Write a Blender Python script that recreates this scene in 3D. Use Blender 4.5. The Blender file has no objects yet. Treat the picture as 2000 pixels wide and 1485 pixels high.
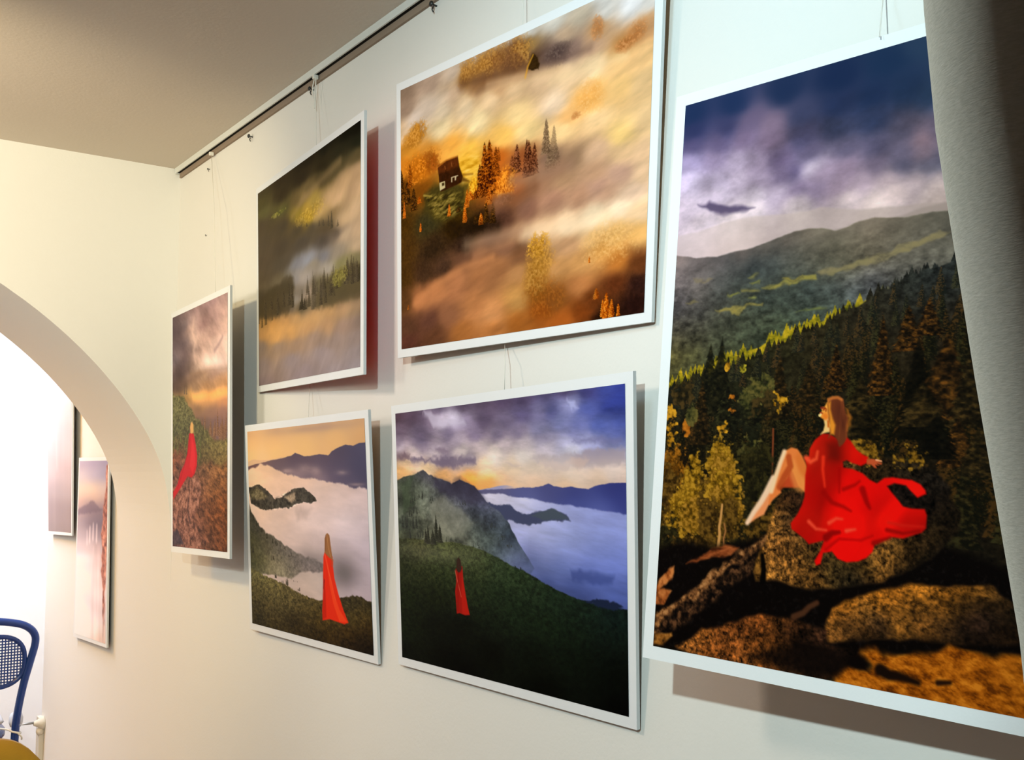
import bpy, bmesh, math, random
from mathutils import Vector, Matrix

FLOOR = -1.55          # heights below are given from the lens, H() brings them to the floor
C = bpy.context.scene.collection


def H(p):
    return Vector((p[0], p[1], p[2] - FLOOR))


# ------------------------------------------------------------------ materials
def mat(name, col, rough=.6, spec=.3, bump=None, vary=None, metal=0.0, sheen=0.0):
    m = bpy.data.materials.new(name)
    m.use_nodes = True
    nt = m.node_tree
    b = nt.nodes['Principled BSDF']
    b.inputs['Base Color'].default_value = (*col, 1)
    b.inputs['Roughness'].default_value = rough
    b.inputs['Specular IOR Level'].default_value = spec
    b.inputs['Metallic'].default_value = metal
    if sheen:
        b.inputs['Sheen Weight'].default_value = sheen
    tc = nt.nodes.new('ShaderNodeTexCoord')
    if vary:
        sc, amt = vary
        n = nt.nodes.new('ShaderNodeTexNoise')
        n.inputs['Scale'].default_value = sc
        n.inputs['Detail'].default_value = 5
        r = nt.nodes.new('ShaderNodeMapRange')
        r.inputs['To Min'].default_value = 1 - amt
        r.inputs['To Max'].default_value = 1 + amt
        mx = nt.nodes.new('ShaderNodeMix')
        mx.data_type = 'RGBA'
        mx.blend_type = 'MULTIPLY'
        mx.inputs['Factor'].default_value = 1
        mx.inputs['A'].default_value = (*col, 1)
        nt.links.new(tc.outputs['Object'], n.inputs['Vector'])
        nt.links.new(n.outputs['Fac'], r.inputs['Value'])
        nt.links.new(r.outputs['Result'], mx.inputs['B'])
        nt.links.new(mx.outputs['Result'], b.inputs['Base Color'])
    if bump:
        sc, st = bump
        n = nt.nodes.new('ShaderNodeTexNoise')
        n.inputs['Scale'].default_value = sc
        n.inputs['Detail'].default_value = 6
        bp = nt.nodes.new('ShaderNodeBump')
        bp.inputs['Strength'].default_value = st
        bp.inputs['Distance'].default_value = .002
        nt.links.new(tc.outputs['Object'], n.inputs['Vector'])
        nt.links.new(n.outputs['Fac'], bp.inputs['Height'])
        nt.links.new(bp.outputs['Normal'], b.inputs['Normal'])
    return m


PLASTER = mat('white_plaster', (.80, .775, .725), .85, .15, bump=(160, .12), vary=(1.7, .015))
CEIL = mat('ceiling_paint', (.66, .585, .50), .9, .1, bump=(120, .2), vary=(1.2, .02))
DIMWALL = mat('unseen_wall_dimmed', (.16, .12, .09), .85, .1, vary=(2, .05))  # unseen wall, coloured dark to cut the light bounced from behind the camera
FARWHITE = mat('bright_white_paint', (.9, .89, .87), .8, .15, vary=(2, .01))
FLOORM = mat('wood_floor', (.30, .19, .11), .45, .3, vary=(6, .25))
FOAM = mat('white_foam_board', (.82, .83, .84), .55, .25, bump=(400, .05))
FOAM_EDGE = mat('foam_board_edge', (.62, .64, .64), .7, .2, vary=(30, .06))
RAILW = mat('rail_white_enamel', (.74, .75, .71), .4, .4, vary=(20, .03))
RAILD = mat('rail_slot_shade', (.012, .011, .009), .8, .1, vary=(20, .1))
BROWNSTRIP = mat('brown_strip', (.30, .225, .165), .7, .2, vary=(15, .12))
CORD = mat('white_nylon_cord', (.78, .74, .66), .5, .3, vary=(200, .05))
NAIL = mat('dark_nail_steel', (.05, .055, .055), .35, .5, metal=.7, vary=(90, .3))
BLUE = mat('cobalt_blue_lacquer', (.010, .040, .20), .22, .5, vary=(12, .12))
CUSHION = mat('pale_ribbed_cotton', (.68, .65, .64), .9, .1, bump=(90, .4), vary=(20, .08))
RIBBON = mat('cream_ribbon', (.72, .68, .58), .7, .2, vary=(40, .08))
MUSTARD = mat('mustard_velvet', (.36, .19, .012), .75, .15, bump=(220, .3), vary=(9, .15), sheen=.2)
DARKWOOD = mat('dark_wood', (.06, .03, .015), .5, .3, vary=(20, .2))
FITTING = mat('cream_plastic', (.70, .66, .56), .5, .3, vary=(20, .05))
PIN = mat('grey_pin_metal', (.30, .31, .31), .35, .4, metal=.6, vary=(60, .1))
BACKS = {'grey': mat('grey_board_back', (.34, .32, .29), .85, .1, vary=(9, .05)), 'red': mat('red_board_back', (.85, .012, .01), .8, .1, vary=(9, .05)),
         'brown': mat('brown_board_back', (.42, .27, .15), .85, .1, vary=(9, .06))}


def ink_material():
    m = bpy.data.materials.new('printed_ink')
    m.use_nodes = True
    nt = m.node_tree
    b = nt.nodes['Principled BSDF']
    a = nt.nodes.new('ShaderNodeAttribute')
    a.attribute_name = 'ink'
    nt.links.new(a.outputs['Color'], b.inputs['Base Color'])
    b.inputs['Roughness'].default_value = .5
    b.inputs['Specular IOR Level'].default_value = .015
    n = nt.nodes.new('ShaderNodeTexNoise')
    n.inputs['Scale'].default_value = 900
    bp = nt.nodes.new('ShaderNodeBump')
    bp.inputs['Strength'].default_value = .04
    bp.inputs['Distance'].default_value = .0004
    tc = nt.nodes.new('ShaderNodeTexCoord')
    nt.links.new(tc.outputs['Object'], n.inputs['Vector'])
    nt.links.new(n.outputs['Fac'], bp.inputs['Height'])
    nt.links.new(bp.outputs['Normal'], b.inputs['Normal'])
    return m


INK = ink_material()


def felt():
    m = bpy.data.materials.new('grey_woven_felt')
    m.use_nodes = True
    nt = m.node_tree
    b = nt.nodes['Principled BSDF']
    b.inputs['Roughness'].default_value = .95
    b.inputs['Specular IOR Level'].default_value = .05
    tc = nt.nodes.new('ShaderNodeTexCoord')
    mp = nt.nodes.new('ShaderNodeMapping')
    mp.inputs['Scale'].default_value = (420, 420, 2200)
    n = nt.nodes.new('ShaderNodeTexNoise')
    n.inputs['Scale'].default_value = 1
    n.inputs['Detail'].default_value = 4
    n.inputs['Roughness'].default_value = .65
    rp = nt.nodes.new('ShaderNodeValToRGB')
    rp.color_ramp.elements[0].position = .3
    rp.color_ramp.elements[0].color = (.33, .355, .345, 1)
    rp.color_ramp.elements[1].position = .7
    rp.color_ramp.elements[1].color = (.45, .475, .465, 1)
    bp = nt.nodes.new('ShaderNodeBump')
    bp.inputs['Strength'].default_value = .22
    bp.inputs['Distance'].default_value = .0006
    nt.links.new(tc.outputs['Object'], mp.inputs['Vector'])
    nt.links.new(mp.outputs['Vector'], n.inputs['Vector'])
    nt.links.new(n.outputs['Fac'], rp.inputs['Fac'])
    nt.links.new(rp.outputs['Color'], b.inputs['Base Color'])
    nt.links.new(n.outputs['Fac'], bp.inputs['Height'])
    nt.links.new(bp.outputs['Normal'], b.inputs['Normal'])
    return m


FELT = felt()


# ------------------------------------------------------------------ mesh helpers
def link(name, me, m, parent=None, smooth=False):
    o = bpy.data.objects.new(name, me)
    C.objects.link(o)
    for k in (m if isinstance(m, (list, tuple)) else [m]):
        me.materials.append(k)
    if parent:
        o.parent = parent
    if smooth:
        me.polygons.foreach_set('use_smooth', [True] * len(me.polygons))
    return o


def done(name, bm, m, parent=None, smooth=False):
    bmesh.ops.recalc_face_normals(bm, faces=bm.faces)
    me = bpy.data.meshes.new(name)
    bm.to_mesh(me)
    bm.free()
    return link(name, me, m, parent, smooth)


def thing(name, label, cat, loc, group=None):
    o = bpy.data.objects.new(name, None)
    C.objects.link(o)
    o.location = loc
    o.empty_display_size = .05
    tag(o, label, cat, group)
    return o


def tag(o, label, cat, group=None):
    o['label'] = label
    o['category'] = cat
    if group:
        o['group'] = group


def box(bm, x0, x1, y0, y1, z0, z1, bev=0.0):
    v = [bm.verts.new((x, y, z)) for x in (x0, x1) for y in (y0, y1) for z in (z0, z1)]
    fs = [bm.faces.new([v[i] for i in q]) for q in ((0, 1, 3, 2), (4, 6, 7, 5), (0, 4, 5, 1), (2, 3, 7, 6), (0, 2, 6, 4), (1, 5, 7, 3))]
    if bev:
        es = list({e for f in fs for e in f.edges})
        bmesh.ops.bevel(bm, geom=es, offset=bev, segments=3, profile=.5, affect='EDGES')


def prism(bm, prof, y0, y1):
    """A profile in x and z drawn out along y."""
    a = [bm.verts.new((x, y0, z)) for x, z in prof]
    b = [bm.verts.new((x, y1, z)) for x, z in prof]
    n = len(prof)
    bm.faces.new(a)
    bm.faces.new(b[::-1])
    for i in range(n):
        bm.faces.new((a[i], a[(i + 1) % n], b[(i + 1) % n], b[i]))


def tube(bm, pts, r, n=8, closed=False):
    P = [Vector(p) for p in pts]
    R = r if isinstance(r, (list, tuple)) else [r] * len(P)
    rings = []
    up = Vector((.13, .31, .94))
    for i, p in enumerate(P):
        if closed:
            d = P[(i + 1) % len(P)] - P[i - 1]
        else:
            d = P[min(i + 1, len(P) - 1)] - P[max(i - 1, 0)]
        d.normalize()
        a = d.cross(up)
        if a.length < .05:
            a = d.cross(Vector((1, 0, 0)))
        a.normalize()
        b = d.cross(a)
        rings.append([bm.verts.new(p + (a * math.cos(t) + b * math.sin(t)) * R[i]) for t in [k * 2 * math.pi / n for k in range(n)]])
    m = len(rings)
    for i in range(m if closed else m - 1):
        A, B = rings[i], rings[(i + 1) % m]
        for k in range(n):
            bm.faces.new((A[k], A[(k + 1) % n], B[(k + 1) % n], B[k]))
    if not closed:
        bm.faces.new(rings[0][::-1])
        bm.faces.new(rings[-1])


def lathe(bm, prof, origin, axis, n=16):
    """prof: (radius, distance along axis)."""
    ax = Vector(axis).normalized()
    a = ax.cross(Vector((.2, .3, .93))).normalized()
    b = ax.cross(a)
    rings = [[bm.verts.new(Vector(origin) + ax * h + (a * math.cos(t) + b * math.sin(t)) * max(r, 1e-5)) for t in [k * 2 * math.pi / n for k in range(n)]] for r, h in prof]
    for A, B in zip(rings, rings[1:]):
        for k in range(n):
            bm.faces.new((A[k], A[(k + 1) % n], B[(k + 1) % n], B[k]))
    bm.faces.new(rings[0][::-1])
    bm.faces.new(rings[-1])


def smooth_path(pts, n=6):
    P = [Vector(p) for p in pts]
    out = []
    for i in range(len(P) - 1):
        p0, p1, p2, p3 = P[max(i - 1, 0)], P[i], P[i + 1], P[min(i + 2, len(P) - 1)]
        for k in range(n):
            t = k / n
            out.append(.5 * ((2 * p1) + (p2 - p0) * t + (2 * p0 - 5 * p1 + 4 * p2 - p3) * t * t + (3 * p1 - p0 - 3 * p2 + p3) * t ** 3))
    out.append(P[-1])
    return out


# ------------------------------------------------------------------ the room
CEILZ = 2.4674
YE = 3.0475            # the wall with the arch, its near face
TH = .55
XL = -3.2


def structure(name, bm, m):
    o = done(name, bm, m)
    o['kind'] = 'structure'
    return o


bm = bmesh.new()
box(bm, 0, .18, -1.5, 4.6248, 0, CEILZ + .05)
structure('wall_right', bm, PLASTER)
bm = bmesh.new()
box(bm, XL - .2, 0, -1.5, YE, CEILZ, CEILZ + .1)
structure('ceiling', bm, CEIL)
bm = bmesh.new()
box(bm, XL - .2, 1.4, -1.5, 6.6, -.1, 0)
structure('floor', bm, FLOORM)
bm = bmesh.new()
box(bm, XL - .2, XL, -1.5, 6.4, 0, CEILZ + .4)
structure('wall_left', bm, PLASTER)
bm = bmesh.new()
box(bm, XL - .2, .18, -1.7, -1.5, 0, CEILZ + .1)
structure('wall_back', bm, DIMWALL)
# the end wall: a wide low arch whose right foot runs out flush on the right wall
AX, AZ, RX, RZ = -1.4, -.36 - FLOOR, 1.455, 1.128
def foot(z):
    """Distance of the arch from the right wall at a height, easing out flush with it."""
    k = max(0.0, (z - AZ) / RZ)
    d = -(AX + RX * math.sqrt(max(0.0, 1 - k * k)))
    if d > .5:
        return -d
    return -.026 * math.log(1 + math.exp(d / .026)) * min(1, max(.02, (z - 1.2) / .28))


arc = [(foot(z), z) for z in [1.2 + i * .025 for i in range(34)]]
za = arc[-1][1]
t1 = math.asin((za - AZ) / RZ)
arc = [p for p in arc if p[1] < za - .01]
for i in range(33):
    t = t1 + (math.pi - 2 * t1) * i / 32
    arc.append((AX + RX * math.cos(t), AZ + RZ * math.sin(t)))
arc += [(-2.8, z) for z in (1.6, 1.2, .6) if z < arc[-1][1]]
bm = bmesh.new()
top = CEILZ + .4
near, far = [], []
cols = [(XL, 0)] + [(-2.8 - 1e-4, 0)] + [(x, z) for x, z in arc[::-1]] + [(0, 1.19)]
for x, z in cols:
    near.append((bm.verts.new((x, YE, z)), bm.verts.new((x, YE, top))))
    far.append((bm.verts.new((x, YE + TH, z)), bm.verts.new((x, YE + TH, top))))
for i in range(len(cols) - 1):
    bm.faces.new((near[i][0], near[i + 1][0], near[i + 1][1], near[i][1]))
    bm.faces.new((far[i][0], far[i][1], far[i + 1][1], far[i + 1][0]))
    bm.faces.new((near[i][0], far[i][0], far[i + 1][0], near[i + 1][0]))
    bm.faces.new((near[i][1], near[i + 1][1], far[i + 1][1], far[i][1]))
bm.faces.new((near[0][0], near[0][1], far[0][1], far[0][0]))
bm.faces.new((near[-1][0], far[-1][0], far[-1][1], near[-1][1]))
structure('wall_end', bm, PLASTER)
# the bright room beyond the arch
bm = bmesh.new()
box(bm, XL - .2, 1.4, 6.2, 6.4, 0, CEILZ + .4)
structure('wall_far', bm, FARWHITE)
bm = bmesh.new()
box(bm, 1.2, 1.4, 4.6248, 6.2, 0, CEILZ + .4)
structure('wall_alcove', bm, FARWHITE)
bm = bmesh.new()
box(bm, .18, 1.4, 4.6248 - .1, 4.6248, 0, CEILZ + .4)
structure('wall_return', bm, FARWHITE)
bm = bmesh.new()
box(bm, XL - .2, 1.4, YE + TH, 6.4, CEILZ + .4, CEILZ + .5)
structure('ceiling_far', bm, FARWHITE)
EY = 4.6248
bm = bmesh.new()
box(bm, -.02, 0, EY - .05, EY, 0, .555, .003)
structure('trim_1', bm, FITTING)

# ------------------------------------------------------------------ picture rail under the ceiling
rail = thing('picture_rail', 'white picture hanging rail with a dark slot along the ceiling edge', 'picture rail', (0, YE - .02, CEILZ))


def local(o, root):
    o.parent = root
    o.matrix_parent_inverse = Matrix.Translation(-root.location)
    return o


bm = bmesh.new()
prism(bm, [(-.002, CEILZ), (-.018, CEILZ), (-.018, CEILZ - .0165), (-.0145, CEILZ - .0165), (-.0145, CEILZ - .004), (-.002, CEILZ - .004)], -1.3, YE - .012)
local(done('front_channel', bm, RAILW), rail)
bm = bmesh.new()
box(bm, -.0145, -.006, -1.3, YE - .012, CEILZ - .0155, CEILZ - .004)  # solid fill; the shade inside the slot is put into its near-black colour
local(done('slot', bm, RAILD), rail)
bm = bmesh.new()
box(bm, -.006, 0, -1.3, YE - .012, CEILZ - .030, CEILZ)  # plain brown band along the wall, behind and below the channel
o = local(done('lower_strip', bm, BROWNSTRIP), rail)
o['label'] = 'brown strip below the white rail'
bm = bmesh.new()
box(bm, -.019, 0, YE - .012, YE - .008, CEILZ - .018, CEILZ)
local(done('end_cap', bm, RAILW), rail)

# ------------------------------------------------------------------ the photographs
import numpy as np

def _ramp(t, cols):
    t = np.clip(t, 0, 1) * (len(cols) - 1)
    i = np.minimum(t.astype(int), len(cols) - 2)
    f = (t - i)[..., None]
    c = np.array(cols, float) / 255.0
    return c[i] * (1 - f) + c[i + 1] * f


def _sm(x):
    x = np.clip(x, 0, 1)
    return x * x * (3 - 2 * x)


class Art:
    """A picture laid out in its own sheet coordinates: u to the right, v downwards, both 0..1."""

    def __init__(s, W, H, asp, fs=1.0):
        s.W, s.H, s.asp, s.fs = W, H, asp, fs
        u, v = np.linspace(0, 1, W), np.linspace(0, 1, H)
        s.U, s.V = np.meshgrid(u, v)
        s.X = s.U * asp
        s.im = np.zeros((H, W, 3))
        s.rng = np.random.RandomState(7)

    def noise(s, fx, fy=None, seed=0, octaves=4, gain=0.55, rot=0.0, X=None, Y=None):
        fy = fx if fy is None else fy
        X = s.X if X is None else X
        Y = s.V if Y is None else Y
        if rot:
            c, q = np.cos(rot), np.sin(rot)
            X, Y = X * c + Y * q, Y * c - X * q
        out, amp, tot = 0.0, 1.0, 0.0
        r = np.random.RandomState(seed + 11)
        tab = r.rand(257, 257)
        for o in range(octaves):
            x, y = X * fx + 13.7 * o + 40, Y * fy + 7.3 * o + 40
            ix, iy = np.floor(x).astype(int), np.floor(y).astype(int)
            a, b = x - ix, y - iy
            a, b = a * a * (3 - 2 * a), b * b * (3 - 2 * b)
            ix %= 256
            iy %= 256
            n = (tab[iy, ix] * (1 - a) + tab[iy, ix + 1] * a) * (1 - b) + \
                (tab[iy + 1, ix] * (1 - a) + tab[iy + 1, ix + 1] * a) * b
            out = out + n * amp
            tot += amp
            amp *= gain
            fx, fy = fx * 2.03, fy * 2.03
        return out / tot

    def warp(s, amp, f, seed, octaves=4):
        return (s.X + amp * (s.noise(f, seed=seed, octaves=octaves) - .5) * 2,
                s.V + amp * (s.noise(f, seed=seed + 50, octaves=octaves) - .5) * 2)

    def field(s, pts, p=3.0, wrp=None, eps=2e-3):
        X, Y = wrp if wrp is not None else (s.X, s.V)
        num, den = np.zeros((s.H, s.W, 3)), np.zeros((s.H, s.W, 1))
        for u, v, r, g, b in pts:
            w = 1.0 / ((((X - u * s.asp) * s.fs) ** 2 + (Y - v) ** 2 + eps) ** (p / 2))
            num += w[..., None] * (np.array([r, g, b]) / 255.0)
            den += w[..., None]
        return num / den

    def paint(s, mask, col):
        c = np.asarray(col, float)
        if c.ndim == 1:
            c = c / 255.0
        s.im = s.im * (1 - mask[..., None]) + c * mask[..., None]

    def poly(s, pts, soft=.003, wob=0, wf=40, seed=0):
        P = np.array([(u * s.asp, v) for u, v in pts])
        pad = soft * 2 + wob * 2 + .004
        x0, y0 = P.min(0) - pad
        x1, y1 = P.max(0) + pad
        m = np.zeros((s.H, s.W))
        j0, j1 = np.searchsorted(s.X[0], [x0, x1])
        i0, i1 = np.searchsorted(s.V[:, 0], [y0, y1])
        if j1 <= j0 or i1 <= i0:
            return m
        X, Y = s.X[i0:i1, j0:j1], s.V[i0:i1, j0:j1]
        if wob:
            X = X + wob * 2 * (s.noise(wf, seed=seed, octaves=2, X=X, Y=Y) - .5)
            Y = Y + wob * 2 * (s.noise(wf, seed=seed + 9, octaves=2, X=X, Y=Y) - .5)
        ins = np.zeros(X.shape, bool)
        d2 = np.full(X.shape, 9.0)
        n = len(P)
        for k in range(n):
            (ax, ay), (bx, by) = P[k], P[(k + 1) % n]
            ex, ey = bx - ax, by - ay
            t = np.clip(((X - ax) * ex + (Y - ay) * ey) / (ex * ex + ey * ey + 1e-12), 0, 1)
            d2 = np.minimum(d2, (X - ax - t * ex) ** 2 + (Y - ay - t * ey) ** 2)
            if ay != by:
                c = (ay > Y) != (by > Y)
                ins ^= c & (X < ax + (Y - ay) * ex / (by - ay))
        d = np.sqrt(d2) * np.where(ins, 1, -1)
        m[i0:i1, j0:j1] = _sm(d / (2 * soft) + .5)
        return m

    def stroke(s, pts, w0, w1=None, soft=.002):
        w1 = w0 if w1 is None else w1
        P = [(u * s.asp, v) for u, v in pts]
        m = np.zeros((s.H, s.W))
        n = len(P) - 1
        for k in range(n):
            (ax, ay), (bx, by) = P[k], P[k + 1]
            wa, wb = w0 + (w1 - w0) * k / n, w0 + (w1 - w0) * (k + 1) / n
            pad = max(wa, wb) + soft * 2
            j0, j1 = np.searchsorted(s.X[0], [min(ax, bx) - pad, max(ax, bx) + pad])
            i0, i1 = np.searchsorted(s.V[:, 0], [min(ay, by) - pad, max(ay, by) + pad])
            if j1 <= j0 or i1 <= i0:
                continue
            X, Y = s.X[i0:i1, j0:j1], s.V[i0:i1, j0:j1]
            ex, ey = bx - ax, by - ay
            t = np.clip(((X - ax) * ex + (Y - ay) * ey) / (ex * ex + ey * ey + 1e-12), 0, 1)
            d = np.hypot(X - ax - t * ex, Y - ay - t * ey)
            m[i0:i1, j0:j1] = np.maximum(m[i0:i1, j0:j1], _sm((wa + (wb - wa) * t - d) / (2 * soft) + .5))
        return m

    def blob(s, u, v, ru, rv, rot=0.0, hard=1.0):
        X, Y = s.X - u * s.asp, s.V - v
        c, q = np.cos(rot), np.sin(rot)
        X, Y = X * c + Y * q, Y * c - X * q
        return np.exp(-((X / (ru * s.asp)) ** 2 + (Y / rv) ** 2) ** hard)

    def line(s, pts):
        P = sorted(pts)
        return np.interp(s.U[0], [p[0] for p in P], [p[1] for p in P])

    def below(s, pts, soft=.004, amp=0.0, f=20, seed=0):
        prof = s.line(pts) if not isinstance(pts, np.ndarray) else pts
        d = s.V - prof[None, :]
        if amp:
            d = d + amp * 2 * (s.noise(f, seed=seed, octaves=4) - .5)
        return _sm(d / (2 * soft) + .5)

    def treeline(s, pts, n, h0, h1, wr, seed):
        prof = s.line(pts)
        r = np.random.RandomState(seed)
        x, out = s.X[0], prof.copy()
        for k in range(n):
            cx, h = r.rand() * s.asp, h0 + (h1 - h0) * r.rand() ** 1.6
            b = np.interp(cx, x, prof)
            out = np.minimum(out, np.where(abs(x - cx) < h * wr, b - h * (1 - abs(x - cx) / (h * wr)) * (.9 + .1 * r.rand(len(x))), 9))
        return out

    def conifer(s, u, v, h, w, cols, seed, lit=-1, dens=1.0, power=.85, var=.35):
        """v is the foot, w the half width of the skirt; cols run from shade to light."""
        r = np.random.RandomState(seed)
        cx = u * s.asp
        j0, j1 = np.searchsorted(s.X[0], [cx - w * 1.2, cx + w * 1.2])
        i0, i1 = np.searchsorted(s.V[:, 0], [v - h, v])
        if j1 <= j0 or i1 <= i0:
            return
        X, Y = s.X[i0:i1, j0:j1] - cx, s.V[i0:i1, j0:j1]
        t = (Y - (v - h)) / h
        nb = 7 + r.randint(5)
        sag = abs(X) / max(w, 1e-6) * .12
        saw = ((t - sag) * nb + r.rand()) % 1.0
        ed = s.noise(2.2 / w, seed=seed % 97, octaves=2, X=X + seed, Y=Y)
        hw = w * np.clip(t, 0, 1) ** power * (.55 + .35 * saw + .35 * ed)
        m = _sm((hw - abs(X)) / (w * .16) + .2) * dens
        n = s.noise(5 / w, 8 / w, seed=seed % 89, octaves=3, X=X + .3 * seed, Y=Y)
        k = .5 + lit * X / (w * 2.2) + (n - .5) * var * 4 - .15 * (1 - saw)
        col = _ramp(k, cols)
        m = m[..., None]
        s.im[i0:i1, j0:j1] = s.im[i0:i1, j0:j1] * (1 - m) + col * m

    def leafy(s, u, v, ru, rv, cols, seed, f=110, thr=.42, soft=.12, power=1.2, k=1.0):
        """A loose leafy crown: speckled light leaves over what lies behind."""
        cx = u * s.asp
        j0, j1 = np.searchsorted(s.X[0], [cx - ru * s.asp * 1.5, cx + ru * s.asp * 1.5])
        i0, i1 = np.searchsorted(s.V[:, 0], [v - rv * 1.5, v + rv * 1.5])
        if j1 <= j0 or i1 <= i0:
            return
        X, Y = s.X[i0:i1, j0:j1], s.V[i0:i1, j0:j1]
        d = ((X - cx) / (ru * s.asp)) ** 2 + ((Y - v) / rv) ** 2
        n = s.noise(f, f * 1.1, seed=seed, octaves=3, X=X, Y=Y)
        e = s.noise(f * .22, seed=seed + 3, octaves=2, X=X, Y=Y)
        m = k * _sm((n * .6 + e * .4 - thr - .28 * (d ** power - .45)) / soft + .5)
        c = _ramp((n - .5) * 2.2 + .5 + (e - .5) * .6, cols)
        m = m[..., None]
        s.im[i0:i1, j0:j1] = s.im[i0:i1, j0:j1] * (1 - m) + c * m

    def tex(s, mask, cols, f, seed, con=1.8, mod=0.0, fy=None, rot=0.0, octaves=3, gain=.6):
        n = s.noise(f, fy, seed=seed, octaves=octaves, gain=gain, rot=rot)
        s.paint(mask, _ramp((n - .5) * con + .5 + mod, cols))

def art_tall(a):
    w = a.warp(.03, 5, 5, 5)
    a.im = a.field([(0.0409,0.0101,98,84,80),(0.2989,0.0058,112,94,88),(0.523,0.004,140,114,106),(0.7689,0.0059,128,104,98),(0.9836,0.0097,150,124,112),(0.0614,0.0682,92,80,78),(0.2604,0.0525,116,102,98),(0.3752,0.0799,176,146,128),(0.4127,0.0503,150,124,112),(0.5952,0.076,134,106,98),(0.8031,0.0723,140,114,104),(0.984,0.0748,164,134,118),(0.0614,0.1287,94,82,80),(0.2605,0.1368,108,94,90),(0.4129,0.1248,190,160,138),(0.3375,0.1767,120,102,94),(0.5596,0.1294,168,138,120),(0.7696,0.1321,160,130,116),(0.9844,0.1362,184,152,132),(0.4503,0.2022,168,140,122),(0.5956,0.1892,184,152,132),(0.8038,0.1981,190,160,142),(0.9849,0.2052,194,164,144),(0.0614,0.1893,124,110,108),(0.2216,0.2184,104,90,86),(0.3756,0.238,126,106,92),(0.5238,0.2405,196,166,142),(0.6665,0.243,204,176,154),(0.8377,0.2557,206,180,162),(0.9853,0.2744,200,170,150),(0.0614,0.2586,96,82,76),(0.2607,0.2719,100,84,74),(0.4506,0.2847,150,120,94),(0.596,0.2863,176,142,108),(0.7704,0.2982,128,102,88),(0.9695,0.3194,160,124,96),(0.0615,0.3106,82,70,60),(0.2608,0.3227,92,76,62),(0.4507,0.3342,108,88,70),(0.6669,0.3312,150,114,80),(0.8381,0.3341,150,116,84),(0.9857,0.3359,176,130,86),(0.4136,0.3651,190,142,84),(0.5963,0.3673,206,152,92),(0.8048,0.3793,216,156,92),(0.986,0.382,210,150,90),(0.2609,0.3735,150,120,76),(0.5965,0.3998,186,138,90),(0.9863,0.4205,176,124,86),(0.5245,0.4287,116,92,72),(0.7369,0.4391,124,96,80),(0.9704,0.4582,132,100,86),(0.5968,0.489,104,84,72),(0.8054,0.4977,110,88,82),(0.9708,0.52,116,90,86),(0.6678,0.5322,96,80,60),(0.9386,0.5576,104,84,74)], 3.4, wrp=w, eps=5e-4)
    n = a.noise(5, 12, seed=5, octaves=6, gain=.62, rot=.5)
    a.im = np.clip(a.im * (1 + (_sm((.42 - a.V) / .05) * (n - .5) * .55)[..., None]), 0, 1)
    a.paint(a.stroke([(0.4127,0.0586),(0.3941,0.1065),(0.4502,0.1445),(0.4131,0.1827),(0.4504,0.2351)], .012, .01, .02) * .4, (206, 174, 150))
    a.paint(a.stroke([(0.787,0.2125),(0.8541,0.1944),(0.9199,0.1689)], .01, .006, .01) * .5, (130, 106, 100))
    a.paint(a.stroke([(-0.0003,0.0453),(0.182,0.1217),(0.2606,0.2128),(0.1021,0.2786)], .06, .05, .08) * .5, (76, 64, 64))
    a.paint(a.stroke([(0.5958,0.2377),(0.8041,0.2611),(1.0014,0.2832)], .02, .02, .04) * .5, (216, 190, 172))
    a.paint(a.stroke([(0.4136,0.3817),(0.6672,0.3834),(1.0021,0.3906)], .012, .012, .02) * .6, (222, 160, 92))
    a.paint(a.stroke([(0.0615,0.3106),(0.4134,0.2987),(0.7016,0.2855),(1.0015,0.2985)], .014, .01, .03) * .5, (110, 88, 74))
    r = np.random.RandomState(1)
    for k in range(60):
        u = .35 + .65 * r.rand()
        h = .04 + .05 * r.rand()
        a.conifer(u, .53 + .06 * r.rand(), h, .012 + .008 * r.rand(), [(96, 72, 54), (120, 90, 66), (150, 112, 78)], r.randint(9999), dens=.85)
    a.paint(a.blob(.75, .60, .3, .05) * .35, (116, 92, 88))
    a.im = np.clip((a.im - .45) * 1.28 + .47, 0, 1)
    # green hillside at the left
    h = [(-0.0211,0.3406),(0.1021,0.3545),(0.2218,0.3713),(0.2997,0.4008),(0.4138,0.4482),(0.5609,0.4957),(0.6678,0.5322),(0.7718,0.5677),(1.0033,0.5752),(1.0042,0.7061),(-0.0212,0.6919)]
    hf = a.field([(0.041,0.3702,108,102,62),(0.1823,0.3863,106,100,60),(0.2997,0.4177,122,110,66),(0.4138,0.4648,102,94,56),(0.0615,0.4321,94,90,52),(0.2219,0.4564,98,92,52),(0.0615,0.5016,76,76,44),(0.2611,0.509,72,72,42),(0.5248,0.5188,90,86,46),(0.5971,0.5622,92,86,46),(0.8059,0.5926,120,104,56),(0.9713,0.5973,126,108,58),(0.0616,0.5711,90,76,40),(0.5251,0.6009,76,64,36),(0.7378,0.6385,96,80,42),(0.9391,0.6508,120,92,46),(0.0616,0.6233,120,72,44),(0.2222,0.6099,100,66,40),(0.5616,0.6673,76,56,38)], 3)
    t = a.noise(60, 110, seed=7, octaves=4, gain=.75)
    a.paint(a.poly(h, .008, .012, 30, 2), np.clip(hf * (1 + (t - .5)[..., None] * 1.2), 0, 1))
    for k in range(30):
        u, v = r.rand() * .55, .52 + .18 * r.rand()
        if v < .485 + .16 * u:
            continue
        a.conifer(u, v, .04 + .03 * r.rand(), .02, [(60, 64, 30), (96, 98, 48), (136, 130, 70)], r.randint(9999), dens=.6)
    for q in ([(0.2414,0.3554)], [(0.2803,0.3618)]):
        a.conifer(q[0][0], q[0][1], .035, .009, [(84, 70, 56), (96, 80, 62), (110, 92, 70)], 3, dens=.8)
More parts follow.
